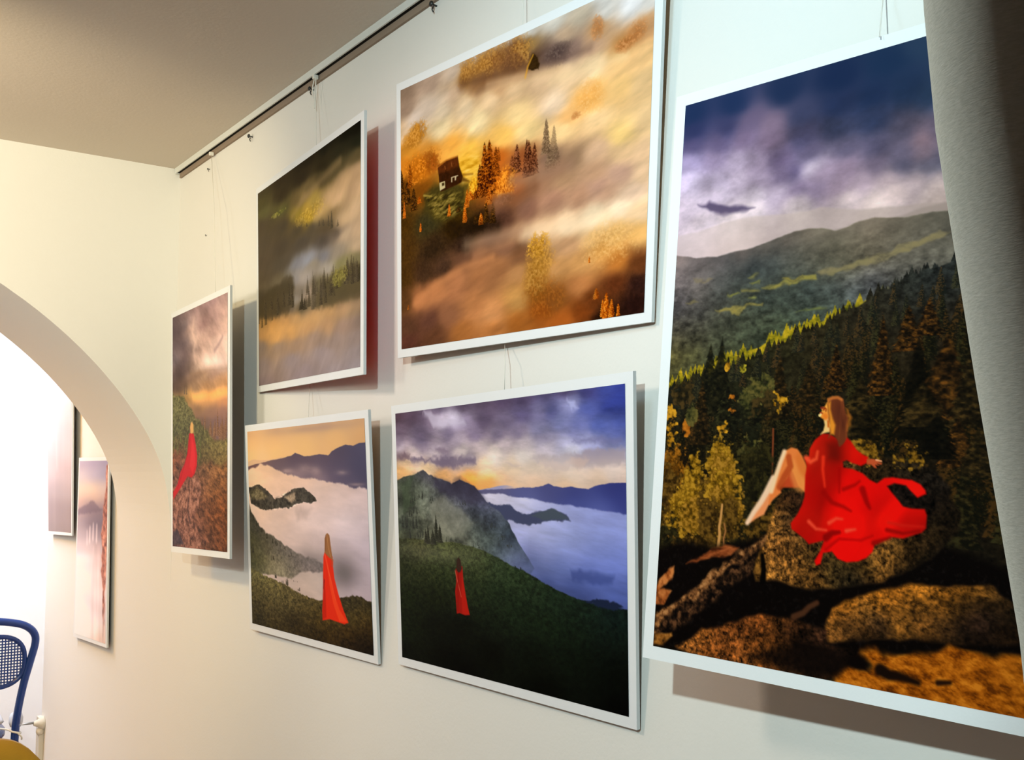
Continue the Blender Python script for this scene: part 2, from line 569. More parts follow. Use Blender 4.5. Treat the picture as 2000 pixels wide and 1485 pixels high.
    low = [(-0.0212,0.6039),(0.1426,0.5993),(0.3386,0.638),(0.5616,0.6673),(0.7032,0.6458),(0.8734,0.6729),(1.0039,0.6599),(1.0062,1.0152),(-0.0212,1.0447)]
    lf = a.field([(0.0616,0.6408,126,74,46),(0.2614,0.6618,100,64,44),(0.5254,0.683,84,62,44),(0.7034,0.6859,120,82,46),(0.9066,0.6891,140,92,48),(0.0616,0.7192,90,60,44),(0.3388,0.7306,150,98,72),(0.5256,0.7488,110,72,52),(0.7384,0.7504,116,76,38),(0.9398,0.7519,140,86,40),(0.1024,0.7717,110,72,56),(0.3389,0.7811,160,108,80),(0.4891,0.8064,96,62,48),(0.704,0.8064,96,60,30),(0.9402,0.8142,130,72,30),(0.1429,0.8323,150,100,78),(0.3772,0.8568,140,92,70),(0.5983,0.8553,84,52,32),(0.8073,0.862,116,64,28),(0.973,0.8607,120,66,26),(0.0617,0.9024,120,82,70),(0.2618,0.9086,170,116,94),(0.4895,0.914,92,62,52),(0.7045,0.9191,92,56,30),(0.9408,0.9234,124,68,28),(0.0617,0.9636,60,52,56),(0.2619,0.9683,150,100,84),(0.4897,0.972,150,94,72),(0.6698,0.9763,78,54,38),(0.9083,0.9709,104,56,26)], 3.4)
    g = a.noise(26, 60, seed=9, octaves=5, gain=.75, rot=.25)
    a.paint(a.poly(low, .015, .015, 24, 4), np.clip(lf * (1 + (g - .5)[..., None] * 1.7), 0, 1))
    rock = a.poly([(0.0205,0.8678),(0.1025,0.8064),(0.2026,0.7464),(0.3387,0.7053),(0.4888,0.7072),(0.5619,0.7655),(0.5258,0.8229),(0.415,0.8816),(0.4896,0.9471),(0.5628,0.9951),(0.0205,0.9996)], .01, .015, 26, 5)
    g2 = a.noise(40, 46, seed=17, octaves=4, gain=.8)
    a.paint(rock * .75, _ramp((g2 - .5) * 2.4 + .5, [(60, 40, 34), (128, 84, 64), (190, 132, 104)]))
    a.paint(a.stroke([(0.3388,0.7642),(0.3005,0.8318),(0.3391,0.8907)], .006, .01, .008) * .6, (64, 44, 40))
    a.paint(a.poly([(0.0122,0.9382),(0.1025,0.928),(0.2227,0.9862),(0.0122,0.9954)], .006) * .7, (52, 48, 56))
    # woman in red
    a.paint(a.poly([(0.3307,0.5284),(0.3688,0.5256),(0.414,0.5313),(0.4514,0.5741),(0.4812,0.6245),(0.4739,0.6657),(0.4332,0.6982),(0.3768,0.7125),(0.3003,0.7065),(0.2537,0.7212),(0.1828,0.7462),(0.0821,0.7803),(0.0204,0.802),(0.0122,0.7713),(0.1024,0.7369),(0.1628,0.6858),(0.2419,0.6529),(0.2924,0.6116)], .005), (186, 30, 30))
    a.paint(a.poly([(0.3764,0.5384),(0.4329,0.5901),(0.4517,0.657),(0.3957,0.6977),(0.3386,0.6632),(0.3689,0.5967)], .01) * .6, (216, 44, 44))
    a.paint(a.stroke([(0.3384,0.5539),(0.3001,0.6118),(0.2222,0.6696),(0.1024,0.7543)], .004, .004, .005) * .5, (140, 16, 20))
    a.paint(a.poly([(0.3459,0.5038),(0.3611,0.4834),(0.3876,0.4803),(0.4102,0.4938),(0.414,0.5272),(0.3763,0.53),(0.346,0.5248)], .004), (206, 154, 84))
    a.paint(a.stroke([(0.3421,0.5036),(0.3498,0.5207)], .003, .003, .003), (110, 60, 40))
    a.im = np.clip((a.im - .35) * 1.18 + .41, 0, 1)


def art_forest(a):
    w = a.warp(.02, 5, 5, 4)
    a.im = a.field([(0.015,0.0129,72,62,40),(0.2805,0.0111,60,48,32),(0.5368,0.0069,44,36,24),(0.7278,-0.0007,34,30,20),(0.9014,0.0093,26,24,16),(0.9903,0.0086,16,15,11),(0.0398,0.0622,84,74,44),(0.2799,0.0805,62,50,32),(0.4958,0.0781,52,42,28),(0.691,0.0759,50,42,26),(0.834,0.0709,46,42,28),(0.9827,0.0801,36,36,24),(0.0642,0.1215,96,88,54),(0.2791,0.16,96,88,50),(0.4328,0.164,110,90,56),(0.5562,0.1433,112,92,60),(0.6909,0.1297,84,70,44),(0.8168,0.1257,84,72,46),(0.983,0.1382,90,76,50),(0.4324,0.2217,150,124,50),(0.5358,0.231,170,134,60),(0.4953,0.1724,146,118,76),(0.6148,0.216,166,136,70),(0.7458,0.2268,180,144,104),(0.8684,0.2111,172,138,100),(0.9833,0.2047,164,132,98),(0.5556,0.2926,186,148,54),(0.6907,0.2829,176,142,88),(0.817,0.2738,196,158,118),(0.9836,0.2714,186,150,114),(0.0381,0.1777,82,70,52),(0.2783,0.2397,86,74,56),(0.453,0.3041,88,76,56),(0.595,0.3401,96,84,66),(0.7276,0.3558,96,80,56),(0.7639,0.3119,128,104,72),(0.8688,0.3577,190,156,118),(0.984,0.355,192,158,122),(0.0365,0.2831,88,76,60),(0.2773,0.3398,86,74,60),(0.4943,0.3718,90,80,70),(0.6905,0.4189,90,80,72),(0.7996,0.4185,110,94,80),(0.8859,0.4398,170,144,116),(0.9844,0.439,184,152,120),(0.035,0.3891,88,74,58),(0.2764,0.4302,92,82,68),(0.4521,0.4582,128,122,122),(0.5548,0.4711,148,144,148),(0.6904,0.4917,118,112,112),(0.8173,0.5021,140,124,106),(0.9847,0.5063,176,148,118),(0.0339,0.4635,92,78,58),(0.2293,0.5018,108,94,72),(0.4304,0.5315,140,130,124),(0.514,0.5385,170,152,136),(0.5944,0.5078,150,134,112),(0.7275,0.5542,160,146,132),(0.8348,0.5589,130,120,80),(0.9363,0.5633,120,108,76),(0.0324,0.5595,74,62,44),(0.1813,0.5545,82,70,50),(0.3431,0.554,78,68,50),(0.4298,0.6291,150,138,124),(0.493,0.6113,120,106,90),(0.5542,0.6224,178,152,130),(0.6331,0.6089,100,88,62),(0.7458,0.6302,92,82,56),(0.8349,0.6382,96,88,50),(0.953,0.6351,92,80,50),(0.0315,0.6238,84,70,48),(0.2278,0.6451,84,70,52),(0.3644,0.6575,110,94,76),(0.4927,0.6787,90,78,58),(0.5939,0.6767,130,112,86),(0.7274,0.6812,100,84,60),(0.8696,0.6974,96,80,56),(0.9857,0.701,92,76,54),(0.0561,0.6919,150,112,66),(0.1796,0.6997,184,134,80),(0.3193,0.7105,180,134,86),(0.4292,0.7075,190,146,98),(0.5937,0.7332,186,144,98),(0.7458,0.7389,176,136,92),(0.8697,0.7501,160,128,96),(0.986,0.7606,136,112,88),(0.0553,0.7454,170,126,80),(0.2027,0.7758,196,146,92),(0.3855,0.7702,198,148,94),(0.5536,0.7747,184,140,96),(0.7274,0.7907,176,136,98),(0.8699,0.8205,150,122,104),(0.9863,0.8288,132,110,96),(0.0288,0.8067,132,112,98),(0.2258,0.8306,150,124,104),(0.4284,0.8354,156,126,102),(0.6131,0.8398,150,124,106),(0.8,0.8643,146,124,112),(0.9865,0.8801,142,122,112),(0.0274,0.904,138,118,110),(0.3845,0.9098,150,130,124),(0.6899,0.9147,154,134,128),(0.9868,0.9401,150,132,126),(0.0261,0.9909,128,108,104),(0.491,0.9896,146,126,122),(0.7822,0.9979,150,132,128),(0.9871,0.9916,150,134,132)], 3.6, wrp=w, eps=4e-4)
    f = a.noise(5, 14, seed=4, octaves=5, rot=-.7)
    a.im = np.clip(a.im * (1 + (f - .5)[..., None] * .22), 0, 1)
    a.paint(a.stroke([(0.3895,0.2295),(0.4953,0.1819),(0.6533,0.1452),(0.834,0.114)], .012, .02, .02) * .35, (170, 136, 96))
    a.paint(a.stroke([(0.6146,0.2897),(0.7994,0.2425),(0.9912,0.1989)], .02, .03, .03) * .35, (206, 164, 124))
    a.leafy(*[(0.5557,0.2646)][0], .14, .035, [(150, 112, 30), (196, 152, 52), (220, 180, 84)], 3, f=120, thr=.44, soft=.4, k=.6)
    a.leafy(*[(0.634,0.2399)][0], .08, .025, [(140, 110, 44), (176, 140, 64), (200, 164, 90)], 4, f=120, thr=.48, soft=.5, k=.5)
    a.leafy(*[(0.2329,0.1724)][0], .10, .012, [(86, 84, 40), (126, 118, 54), (160, 146, 76)], 5, f=70, thr=.46, soft=.3)
    a.paint(a.poly([(-0.0022,0.1247),(0.1621,0.1532),(0.3459,0.2178),(0.4947,0.2861),(0.6529,0.3365),(0.7639,0.3652),(0.8171,0.4141),(0.7276,0.4278),(0.555,0.424),(0.4097,0.4295),(0.2295,0.4916),(-0.0078,0.4877)], .03, .02, 12, 2) * .45, (78, 64, 48))
    a.paint(a.poly([(-0.009,0.5631),(0.1575,0.5293),(0.2756,0.521),(0.3656,0.4988),(0.4046,0.5362),(0.4082,0.645),(0.342,0.6838),(0.1557,0.6752),(-0.0105,0.6604)], .02, .015, 30, 3) * .75, (74, 62, 42))
    a.paint(a.poly([(0.5938,0.6955),(0.637,0.6189),(0.7275,0.5995),(0.8349,0.5941),(0.9031,0.5734),(1.0169,0.5807),(1.0175,0.7068),(0.8351,0.709),(0.7274,0.7177)], .02, .015, 30, 4) * .7, (84, 72, 48))
    r = np.random.RandomState(4)
    G = [[(70, 60, 46), (84, 72, 56), (98, 84, 64)], [(58, 48, 36), (76, 64, 46), (96, 82, 58)], [(84, 74, 40), (116, 106, 48), (150, 138, 70)], [(50, 42, 28), (62, 52, 36), (80, 68, 46)]]
    for q, h, wd, c, d in (([(0.7639,0.383)], .085, .02, 0, .8), ([(0.7367,0.3671)], .06, .016, 0, .7), ([(0.8171,0.3877)], .03, .016, 0, .6), ([(0.6906,0.3553)], .035, .02, 0, .7), ([(0.6529,0.3457)], .03, .016, 0, .7), ([(0.5354,0.3156)], .02, .014, 0, .7), ([(0.3863,0.6611)], .13, .030, 1, .9), ([(0.3534,0.6457)], .12, .028, 1, .85), ([(0.2972,0.6463)], .10, .03, 1, .8), ([(0.2278,0.6451)], .09, .034, 1, .8), ([(0.1562,0.6334)], .07, .034, 1, .8), ([(0.0823,0.6213)], .06, .034, 1, .75),
                           ([(0.4885,0.6877)], .095, .026, 3, .95), ([(0.5132,0.6937)], .06, .028, 3, .9), ([(0.4718,0.6869)], .045, .024, 3, .9), ([(0.5938,0.7049)], .18, .026, 0, .55), ([(0.6135,0.6988)], .17, .02, 0, .5), ([(0.6675,0.6985)], .125, .026, 1, .85), ([(0.7126,0.6969)], .10, .024, 1, .8), ([(0.7998,0.6404)], .09, .022, 2, .8), ([(0.835,0.647)], .07, .024, 2, .8), ([(0.8746,0.6458)], .09, .022, 1, .85), ([(0.8949,0.641)], .11, .016, 2, .6), ([(0.9367,0.6577)], .08, .03, 1, .85), ([(0.9774,0.657)], .09, .03, 1, .85), ([(0.9934,0.6516)], .07, .03, 3, .8), ([(0.764,0.6606)], .07, .03, 1, .8)):
        a.conifer(q[0][0], q[0][1], h, wd, G[c], int(999 * q[0][0]) + int(100 * h), dens=d, var=.4)
    for k in range(46):
        u = r.rand()
        if u < .3:
            y = .66 + .05 * r.rand()
        elif u > .52:
            y = .62 + .08 * r.rand() - .03 * (u - .5)
        else:
            continue
        h = .05 + .05 * r.rand()
        a.conifer(u, y, h, h * .3, G[r.choice([1, 1, 3, 0])], r.randint(9999), dens=.55, var=.4)
    a.leafy(*[(0.8349,0.6029)][0], .08, .035, [(90, 80, 40), (118, 106, 52), (140, 126, 70)], 9, f=120, thr=.48, soft=.5)
    fg = a.noise(6, 12, seed=14, octaves=5)
    for q, ru, rv, c, k in (([(0.2031,0.7447)], .16, .04, (214, 156, 92), .7), ([(0.3856,0.7504)], .16, .03, (206, 152, 92), .6), ([(0.6901,0.7529)], .2, .025, (200, 152, 100), .55), ([(0.8697,0.7501)], .14, .02, (180, 140, 104), .4), ([(0.5545,0.5466)], .07, .05, (176, 164, 158), .35)):
        a.paint(a.blob(q[0][0], q[0][1], ru, rv) * k * np.clip(fg * 2.2 - .45, 0, 1), c)
    a.im = np.clip(a.im, 0, 1)
    a.im = np.clip((a.im - 0.4) * 1.16 + 0.4, 0, 1)


def art_fog(a):
    w = a.warp(.02, 7, 5, 5)
    a.im = a.field([(0.0183,0.0203,150,130,110),(0.1441,0.0165,175,155,135),(0.2626,0.0129,195,180,160),(0.3634,-0.0031,205,200,190),(0.4799,-0.0104,208,208,200),(0.58,-0.0049,210,208,198),(0.6752,0.0084,208,204,190),(0.7659,0.0287,204,190,166),(0.8523,0.0481,212,208,198),(0.9347,0.0665,214,212,208),(0.998,0.0851,208,202,192),(0.4787,-0.0855,206,208,204),(0.6737,-0.055,208,210,206),(0.8504,-0.0124,210,212,208),(0.9726,0.0243,212,212,208),(0.0309,0.081,160,140,120),(0.1441,0.1082,208,194,174),(0.2631,0.1019,204,180,150),(0.3309,0.0632,176,132,68),(0.3965,0.0518,164,120,60),(0.46,0.0449,146,100,54),(0.5216,0.0508,134,94,54),(0.5811,0.0523,156,126,78),(0.5424,0.0955,112,78,52),(0.4293,0.106,142,104,68),(0.3756,0.122,154,118,80),(0.6018,0.1127,84,62,42),(0.6402,0.1144,108,88,78),(0.6963,0.119,96,80,78),(0.7418,0.1239,144,120,106),(0.8126,0.1386,188,154,124),(0.8283,0.0913,186,144,100),(0.906,0.1735,168,120,70),(0.9537,0.1545,188,134,84),(0.9848,0.1447,198,154,110),(0.7223,0.0659,196,170,140),(0.0819,0.1348,214,204,190),(0.2046,0.1368,222,208,178),(0.3206,0.1651,228,208,170),(0.4303,0.1833,228,202,160),(0.5337,0.1712,228,198,154),(0.6322,0.1843,222,190,150),(0.7256,0.1927,228,198,156),(0.8142,0.1929,232,204,160),(0.8987,0.2007,228,188,130),(0.9801,0.2304,218,178,124),(0.5431,0.1329,200,160,118),(0.4614,0.1468,190,150,108),(0.0176,0.1624,214,190,152),(0.2048,0.2006,232,216,170),(0.3768,0.2357,238,220,170),(0.5353,0.2596,236,208,150),(0.6815,0.2736,228,204,172),(0.7998,0.2964,226,174,100),(0.902,0.2997,216,178,118),(0.9831,0.3123,216,182,132),(0.7383,0.3318,220,172,110),(0.0432,0.2463,206,146,56),(0.1688,0.282,216,152,62),(0.2642,0.282,226,168,78),(0.3445,0.332,236,188,84),(0.4849,0.3205,236,192,104),(0.5866,0.3341,236,208,146),(0.7118,0.3718,236,204,146),(0.8195,0.373,232,198,146),(0.9068,0.446,232,198,128),(0.9872,0.425,226,192,142),(0.0169,0.3159,200,130,42),(0.1069,0.3399,206,126,32),(0.3225,0.3977,236,192,64),(0.323,0.452,160,122,42),(0.4545,0.3981,180,100,36),(0.5584,0.4268,150,90,50),(0.667,0.4651,124,100,82),(0.7512,0.4801,152,124,96),(0.8227,0.484,206,172,138),(0.9086,0.5004,216,182,138),(0.9825,0.5137,216,182,142),(0.0165,0.3934,110,70,20),(0.1068,0.416,120,76,22),(0.2179,0.4904,86,86,36),(0.3007,0.5377,72,54,18),(0.4341,0.4803,192,104,28),(0.5396,0.5071,170,98,50),(0.6296,0.5175,160,122,94),(0.7252,0.538,176,142,108),(0.8246,0.5479,196,158,124),(0.9107,0.5628,184,150,128),(0.9849,0.5825,226,192,152),(0.8435,0.5964,180,144,122),(0.0159,0.5303,74,54,20),(0.1445,0.5394,64,60,36),(0.2659,0.5853,48,34,12),(0.3807,0.6015,38,27,14),(0.4893,0.608,92,64,50),(0.5918,0.597,130,96,78),(0.6891,0.5949,164,126,102),(0.7819,0.6092,184,144,114),(0.87,0.6149,198,160,130),(0.9545,0.6359,222,192,162),(0.0154,0.629,80,58,25),(0.1695,0.6404,58,44,27),(0.3247,0.6579,50,37,28),(0.4365,0.6585,92,68,54),(0.5525,0.6613,168,130,96),(0.6428,0.6766,222,184,142),(0.738,0.6767,238,210,170),(0.8285,0.6808,246,228,190),(0.9144,0.6768,246,226,192),(0.9813,0.704,240,206,160),(0.0149,0.7286,80,58,25),(0.132,0.7297,70,52,35),(0.2188,0.7263,72,54,40),(0.3252,0.7181,110,80,60),(0.3822,0.7381,140,100,72),(0.4908,0.7054,136,100,76),(0.5539,0.7356,104,74,52),(0.6355,0.7946,172,128,58),(0.7398,0.7474,192,152,112),(0.8305,0.7498,216,178,124),(0.9081,0.7423,236,192,126),(0.9832,0.7584,226,178,108),(0.0145,0.8189,95,68,40),(0.1,0.8224,194,134,88),(0.1822,0.7966,194,134,88),(0.2671,0.7776,184,128,88),(0.3826,0.7749,166,116,76),(0.4704,0.7683,150,106,70),(0.5551,0.806,176,132,86),(0.6943,0.8141,182,138,88),(0.7876,0.8148,196,148,92),(0.8583,0.7959,212,158,92),(0.9193,0.8238,190,122,56),(0.9781,0.843,106,64,36),(0.0275,0.9219,95,68,50),(0.1447,0.9079,110,76,60),(0.2438,0.9026,150,106,76),(0.3611,0.8822,182,128,82),(0.4399,0.9217,196,142,92),(0.5567,0.8945,190,146,86),(0.6374,0.8812,150,100,42),(0.6967,0.9166,140,92,46),(0.7896,0.8897,186,128,78),(0.8357,0.9262,110,62,30),(0.9045,0.893,96,54,30),(0.9803,0.9062,56,36,30),(0.0272,0.9828,95,62,50),(0.1826,0.972,105,72,50),(0.3039,0.9778,166,112,62),(0.4407,0.9862,186,126,72),(0.5581,0.9747,176,112,52),(0.6486,0.9437,160,92,36),(0.7173,0.9796,170,98,42),(0.7917,0.965,120,66,28),(0.8643,0.9922,42,26,17),(0.9663,0.9751,48,29,24)], p=3.8, wrp=w, eps=4e-4)
    f1 = a.noise(4, 16, seed=3, octaves=5, gain=.6, rot=-.22)
    f2 = a.noise(10, 34, seed=6, octaves=4, rot=-.3)
    a.im = np.clip(a.im * (1 + ((f1 - .5) * .34 + (f2 - .5) * .14)[..., None]), 0, 1)
    n = a.noise(90, 110, seed=7, octaves=3, gain=.75)
    # far bank of trees above the fog
    for q, ru, rv, cs, tr in (([(0.3607,0.0222)], .05, .06, 0, .44), ([(0.4379,0.037)], .07, .06, 0, .44), ([(0.4964,0.0498)], .06, .05, 1, .44), ([(0.5532,0.058)], .04, .06, 0, .44), ([(0.3156,0.0506)], .03, .05, 0, .47), ([(0.6916,0.1212)], .05, .035, 2, .42), ([(0.8268,0.0888)], .02, .04, 3, .48), ([(0.9148,0.1761)], .03, .025, 3, .46), ([(0.951,0.152)], .03, .035, 3, .50), ([(0.802,0.2963)], .06, .06, 4, .5), ([(0.7578,0.3405)], .02, .012, 3, .47), ([(0.5126,0.0812)], .05, .03, 1, .44)):
        a.leafy(q[0][0], q[0][1], ru, rv, [[(112, 76, 36), (164, 116, 54), (196, 150, 80)], [(92, 64, 44), (120, 84, 54), (150, 108, 66)], [(74, 60, 54), (92, 76, 68), (116, 98, 88)], [(140, 84, 40), (176, 112, 60), (204, 144, 90)], [(206, 140, 66), (222, 164, 90), (230, 182, 116)]][cs], 31 + int(999 * q[0][0]), f=150, thr=tr, soft=.5, k=.75)
    a.paint(a.stroke([(0.3043,0.0827),(0.3614,0.0888),(0.4278,0.0986),(0.4974,0.1099),(0.5747,0.1245)], .018, .02, .03) * .75, (108, 78, 54))
    a.paint(a.stroke([(0.3731,0.1372),(0.4118,0.1282),(0.4498,0.1236)], .008, .01, .02) * .6, (112, 84, 62))
    a.paint(a.stroke([(0.6247,0.138),(0.6827,0.1423),(0.7341,0.1407),(0.8021,0.1458)], .012, .008, .025) * .6, (112, 90, 80))
    a.paint(a.stroke([(0.4172,0.1212),(0.4977,0.1315),(0.5751,0.1456),(0.6975,0.1679)], .010, .014, .02) * .5, (214, 180, 136))
    a.paint(a.poly([(0.5748,0.1308),(0.5892,0.0962),(0.5989,0.0831),(0.614,0.0969),(0.6243,0.1213),(0.6199,0.1446)], .004, .008, 60, 2), (62, 46, 24))
    a.paint(a.stroke([(0.5702,0.1523),(0.5796,0.1178),(0.599,0.0873)], .005, .003, .004) * .8, (206, 152, 56))
    # crown at the left and glowing slope
    a.leafy(*[(0.0927,0.1909)][0], .045, .045, [(132, 84, 22), (170, 114, 34), (206, 150, 60)], 5, f=130, thr=.42, soft=.5)
    a.leafy(*[(0.0589,0.2095)][0], .05, .04, [(160, 106, 36), (190, 134, 52), (214, 160, 76)], 6, f=130, thr=.46, soft=.55)
    a.leafy(*[(0.1539,0.3185)][0], .05, .05, [(104, 54, 12), (140, 76, 20), (176, 104, 36)], 8, f=130, thr=.46, soft=.55)
    a.leafy(*[(0.078,0.3264)][0], .06, .06, [(150, 84, 16), (196, 118, 28), (226, 150, 50)], 9, f=130, thr=.46, soft=.55)
    # the house on the meadow
    a.paint(a.poly([(0.121,0.4384),(0.1911,0.4096),(0.3504,0.4471),(0.3207,0.4738),(0.3124,0.5304),(0.2327,0.554),(0.1729,0.5405),(0.1258,0.4973)], .02, .01, 30, 1), (76, 68, 32))
    m = a.poly([(0.121,0.4384),(0.2322,0.4517),(0.312,0.4716),(0.3125,0.5339),(0.2327,0.554),(0.1729,0.5334)], .015)
    a.tex(m, [(56, 48, 22), (94, 84, 36), (146, 130, 66)], 28, 12, fy=110, rot=-.2, con=2.2)
    m = a.poly([(0.2893,0.342),(0.379,0.3536),(0.392,0.4041),(0.3715,0.439),(0.3117,0.4372),(0.294,0.3913)], .03)
    a.tex(m, [(190, 140, 30), (226, 180, 62), (240, 206, 104)], 20, 13, fy=80, con=1.6)
    a.paint(a.stroke([(0.3115,0.4097),(0.3544,0.4176)], .004, .003, .004) * .6, (120, 80, 20))
    a.paint(a.stroke([(0.121,0.4384),(0.1588,0.4495)], .004, .003, .003) * .8, (170, 150, 70))
    a.paint(a.poly([(0.1909,0.3462),(0.2317,0.3364),(0.2849,0.3357),(0.2939,0.3776),(0.3094,0.416),(0.303,0.4349),(0.2679,0.4398),(0.205,0.4449),(0.198,0.4079)], .003), (62, 36, 18))
    a.paint(a.poly([(0.1909,0.3462),(0.2317,0.3364),(0.2849,0.3357),(0.2916,0.3701),(0.2498,0.376),(0.1933,0.375)], .008) * .85, (96, 52, 22))
    a.paint(a.poly([(0.2939,0.3776),(0.3116,0.4166),(0.3419,0.4415),(0.303,0.4315)], .006) * .7, (70, 44, 16))
    a.paint(a.stroke([(0.1841,0.3514),(0.2317,0.3364),(0.2849,0.3357)], .003, .002, .002) * .7, (190, 120, 44))
    a.paint(a.poly([(0.1984,0.4101),(0.2253,0.4097),(0.2267,0.4346),(0.2013,0.4398)], .002), (196, 186, 140))
    a.paint(a.poly([(0.2103,0.4139),(0.2221,0.4141),(0.2231,0.4249),(0.2117,0.4255)], .002), (70, 56, 30))
    for q in ([(0.2553,0.4035),(0.2875,0.404),(0.2875,0.4075),(0.2562,0.4072)], [(0.2553,0.4046),(0.2606,0.4053),(0.2598,0.4231),(0.2554,0.4227)], [(0.2721,0.4045),(0.2801,0.4048),(0.2775,0.4201),(0.2722,0.4201)]):
        a.paint(a.poly(q, .0018), (190, 176, 140))
    a.paint(a.stroke([(0.225,0.3555),(0.2273,0.3665)], .002, .002, .002) * .7, (170, 110, 60))
    a.paint(a.stroke([(0.2563,0.3518),(0.2586,0.3646)], .002, .002, .002) * .7, (170, 110, 60))
    # burning autumn trees, foot then top, half width
    R = [[(40, 16, 4), (92, 44, 10), (150, 80, 20), (200, 120, 36)], [(120, 52, 8), (184, 92, 16), (226, 132, 34), (244, 170, 70)], [(34, 24, 8), (60, 40, 14), (96, 62, 22), (140, 92, 34)], [(46, 22, 14), (84, 46, 28), (124, 76, 48), (160, 106, 70)], [(84, 66, 48), (108, 88, 66), (130, 108, 82), (150, 126, 98)]]
    for q, wd, c, d in (([(0.6686,0.4977),(0.652,0.4025)], .035, 4, .7), ([(0.6526,0.4308),(0.6482,0.3144)], .026, 4, .8), ([(0.6816,0.4389),(0.6776,0.3451)], .022, 4, .5), ([(0.6898,0.4847),(0.695,0.4057)], .03, 4, .5), ([(0.541,0.4638),(0.5335,0.365)], .03, 3, .85), ([(0.5797,0.4869),(0.5507,0.3604)], .026, 3, .85), ([(0.5873,0.4889),(0.5792,0.3656)], .034, 3, .85), ([(0.6097,0.4884),(0.6001,0.3812)], .028, 3, .8), ([(0.5217,0.4652),(0.5167,0.3989)], .026, 3, .6),
                        ([(0.4264,0.5135),(0.4239,0.3167)], .05, 0, .95), ([(0.4055,0.4949),(0.4055,0.318)], .035, 0, .9), ([(0.4541,0.454),(0.4526,0.3481)], .03, 0, .7), ([(0.3848,0.5033),(0.3898,0.3901)], .03, 0, .9), ([(0.4654,0.4042),(0.4707,0.3533)], .016, 0, .5), ([(0.4951,0.5239),(0.4978,0.4425)], .045, 1, .9), ([(0.475,0.5123),(0.4822,0.4613)], .035, 1, .8), ([(0.5148,0.5222),(0.5159,0.4702)], .03, 1, .7),
                        ([(0.3635,0.4845),(0.361,0.4397)], .02, 1, .9), ([(0.368,0.5094),(0.3677,0.4753)], .022, 0, .8), ([(0.4268,0.5439),(0.4342,0.482)], .028, 1, .85), ([(0.3298,0.531),(0.3249,0.4645)], .018, 1, .85), ([(0.3468,0.5111),(0.3441,0.4523)], .02, 1, .8), ([(0.3194,0.584),(0.3209,0.5083)], .018, 1, .9), ([(0.3922,0.607),(0.3959,0.5636)], .02, 1, .95), ([(0.4151,0.6053),(0.4163,0.5312)], .022, 2, .9), ([(0.444,0.6118),(0.4431,0.5377)], .024, 2, .9), ([(0.2462,0.543),(0.2437,0.4966)], .013, 1, .9), ([(0.2906,0.5392),(0.2949,0.5193)], .02, 2, .8), ([(0.3689,0.5984),(0.3644,0.5666)], .02, 2, .7),
                        ([(0.0013,0.409),(-0.0006,0.3089)], .028, 2, .95), ([(-0.0066,0.4814),(-0.0059,0.3628)], .034, 2, .9), ([(0.0336,0.4537),(0.0389,0.3596)], .034, 2, .9), ([(0.0679,0.4838),(0.0682,0.3963)], .032, 2, .9), ([(0.0486,0.3913),(0.0514,0.2975)], .024, 0, .6), ([(0.0971,0.4615),(0.0971,0.4361)], .018, 1, .8), ([(0.0184,0.502),(0.046,0.4346)], .013, 1, .95), ([(0.1042,0.5652),(0.1066,0.5365)], .010, 1, .9)):
        a.conifer(q[0][0], q[0][1], q[0][1] - q[1][1], wd, R[c], int(997 * q[0][0]) + int(100 * q[1][1]), dens=d, var=.5, lit=-.3, power=.6)
    for q, ru, rv, c in (([(0.4946,0.4908)], .05, .06, 0), ([(0.359,0.4561)], .02, .03, 1), ([(0.4954,0.5404)], .04, .02, 2)):
        a.leafy(q[0][0], q[0][1], ru, rv, [[(150, 76, 14), (206, 118, 28), (240, 160, 56)], [(196, 130, 20), (226, 170, 40), (240, 196, 70)], [(96, 58, 34), (120, 78, 50), (150, 104, 72)]][c], 77, f=150, thr=.46, soft=.45)
    for q, c, k in (([(0.518,0.4805),(0.5799,0.4998),(0.6359,0.4985),(0.7114,0.4967)], (150, 116, 88), .75), ([(0.4553,0.5406),(0.5035,0.5556),(0.5502,0.544),(0.6105,0.5269)], (122, 84, 58), .7), ([(0.6393,0.4899),(0.6829,0.4953),(0.7427,0.4929)], (150, 120, 98), .6), ([(0.347,0.5351),(0.3809,0.5295),(0.4141,0.5206),(0.439,0.5367)], (110, 70, 40), .4), ([(0.2954,0.5961),(0.3818,0.615),(0.4645,0.623)], (38, 27, 16), .7)):
        a.paint(a.stroke(q, .016, .02, .028) * k, c)
    fogm = np.clip(a.noise(3, 14, seed=23, octaves=4, rot=-.35) * 1.6 - .5, 0, 1)
    a.paint(a.stroke([(0.4634,0.5426),(0.58,0.503),(0.6901,0.4972),(0.7595,0.473)], .03, .04, .04) * .55 * fogm, (176, 136, 108))
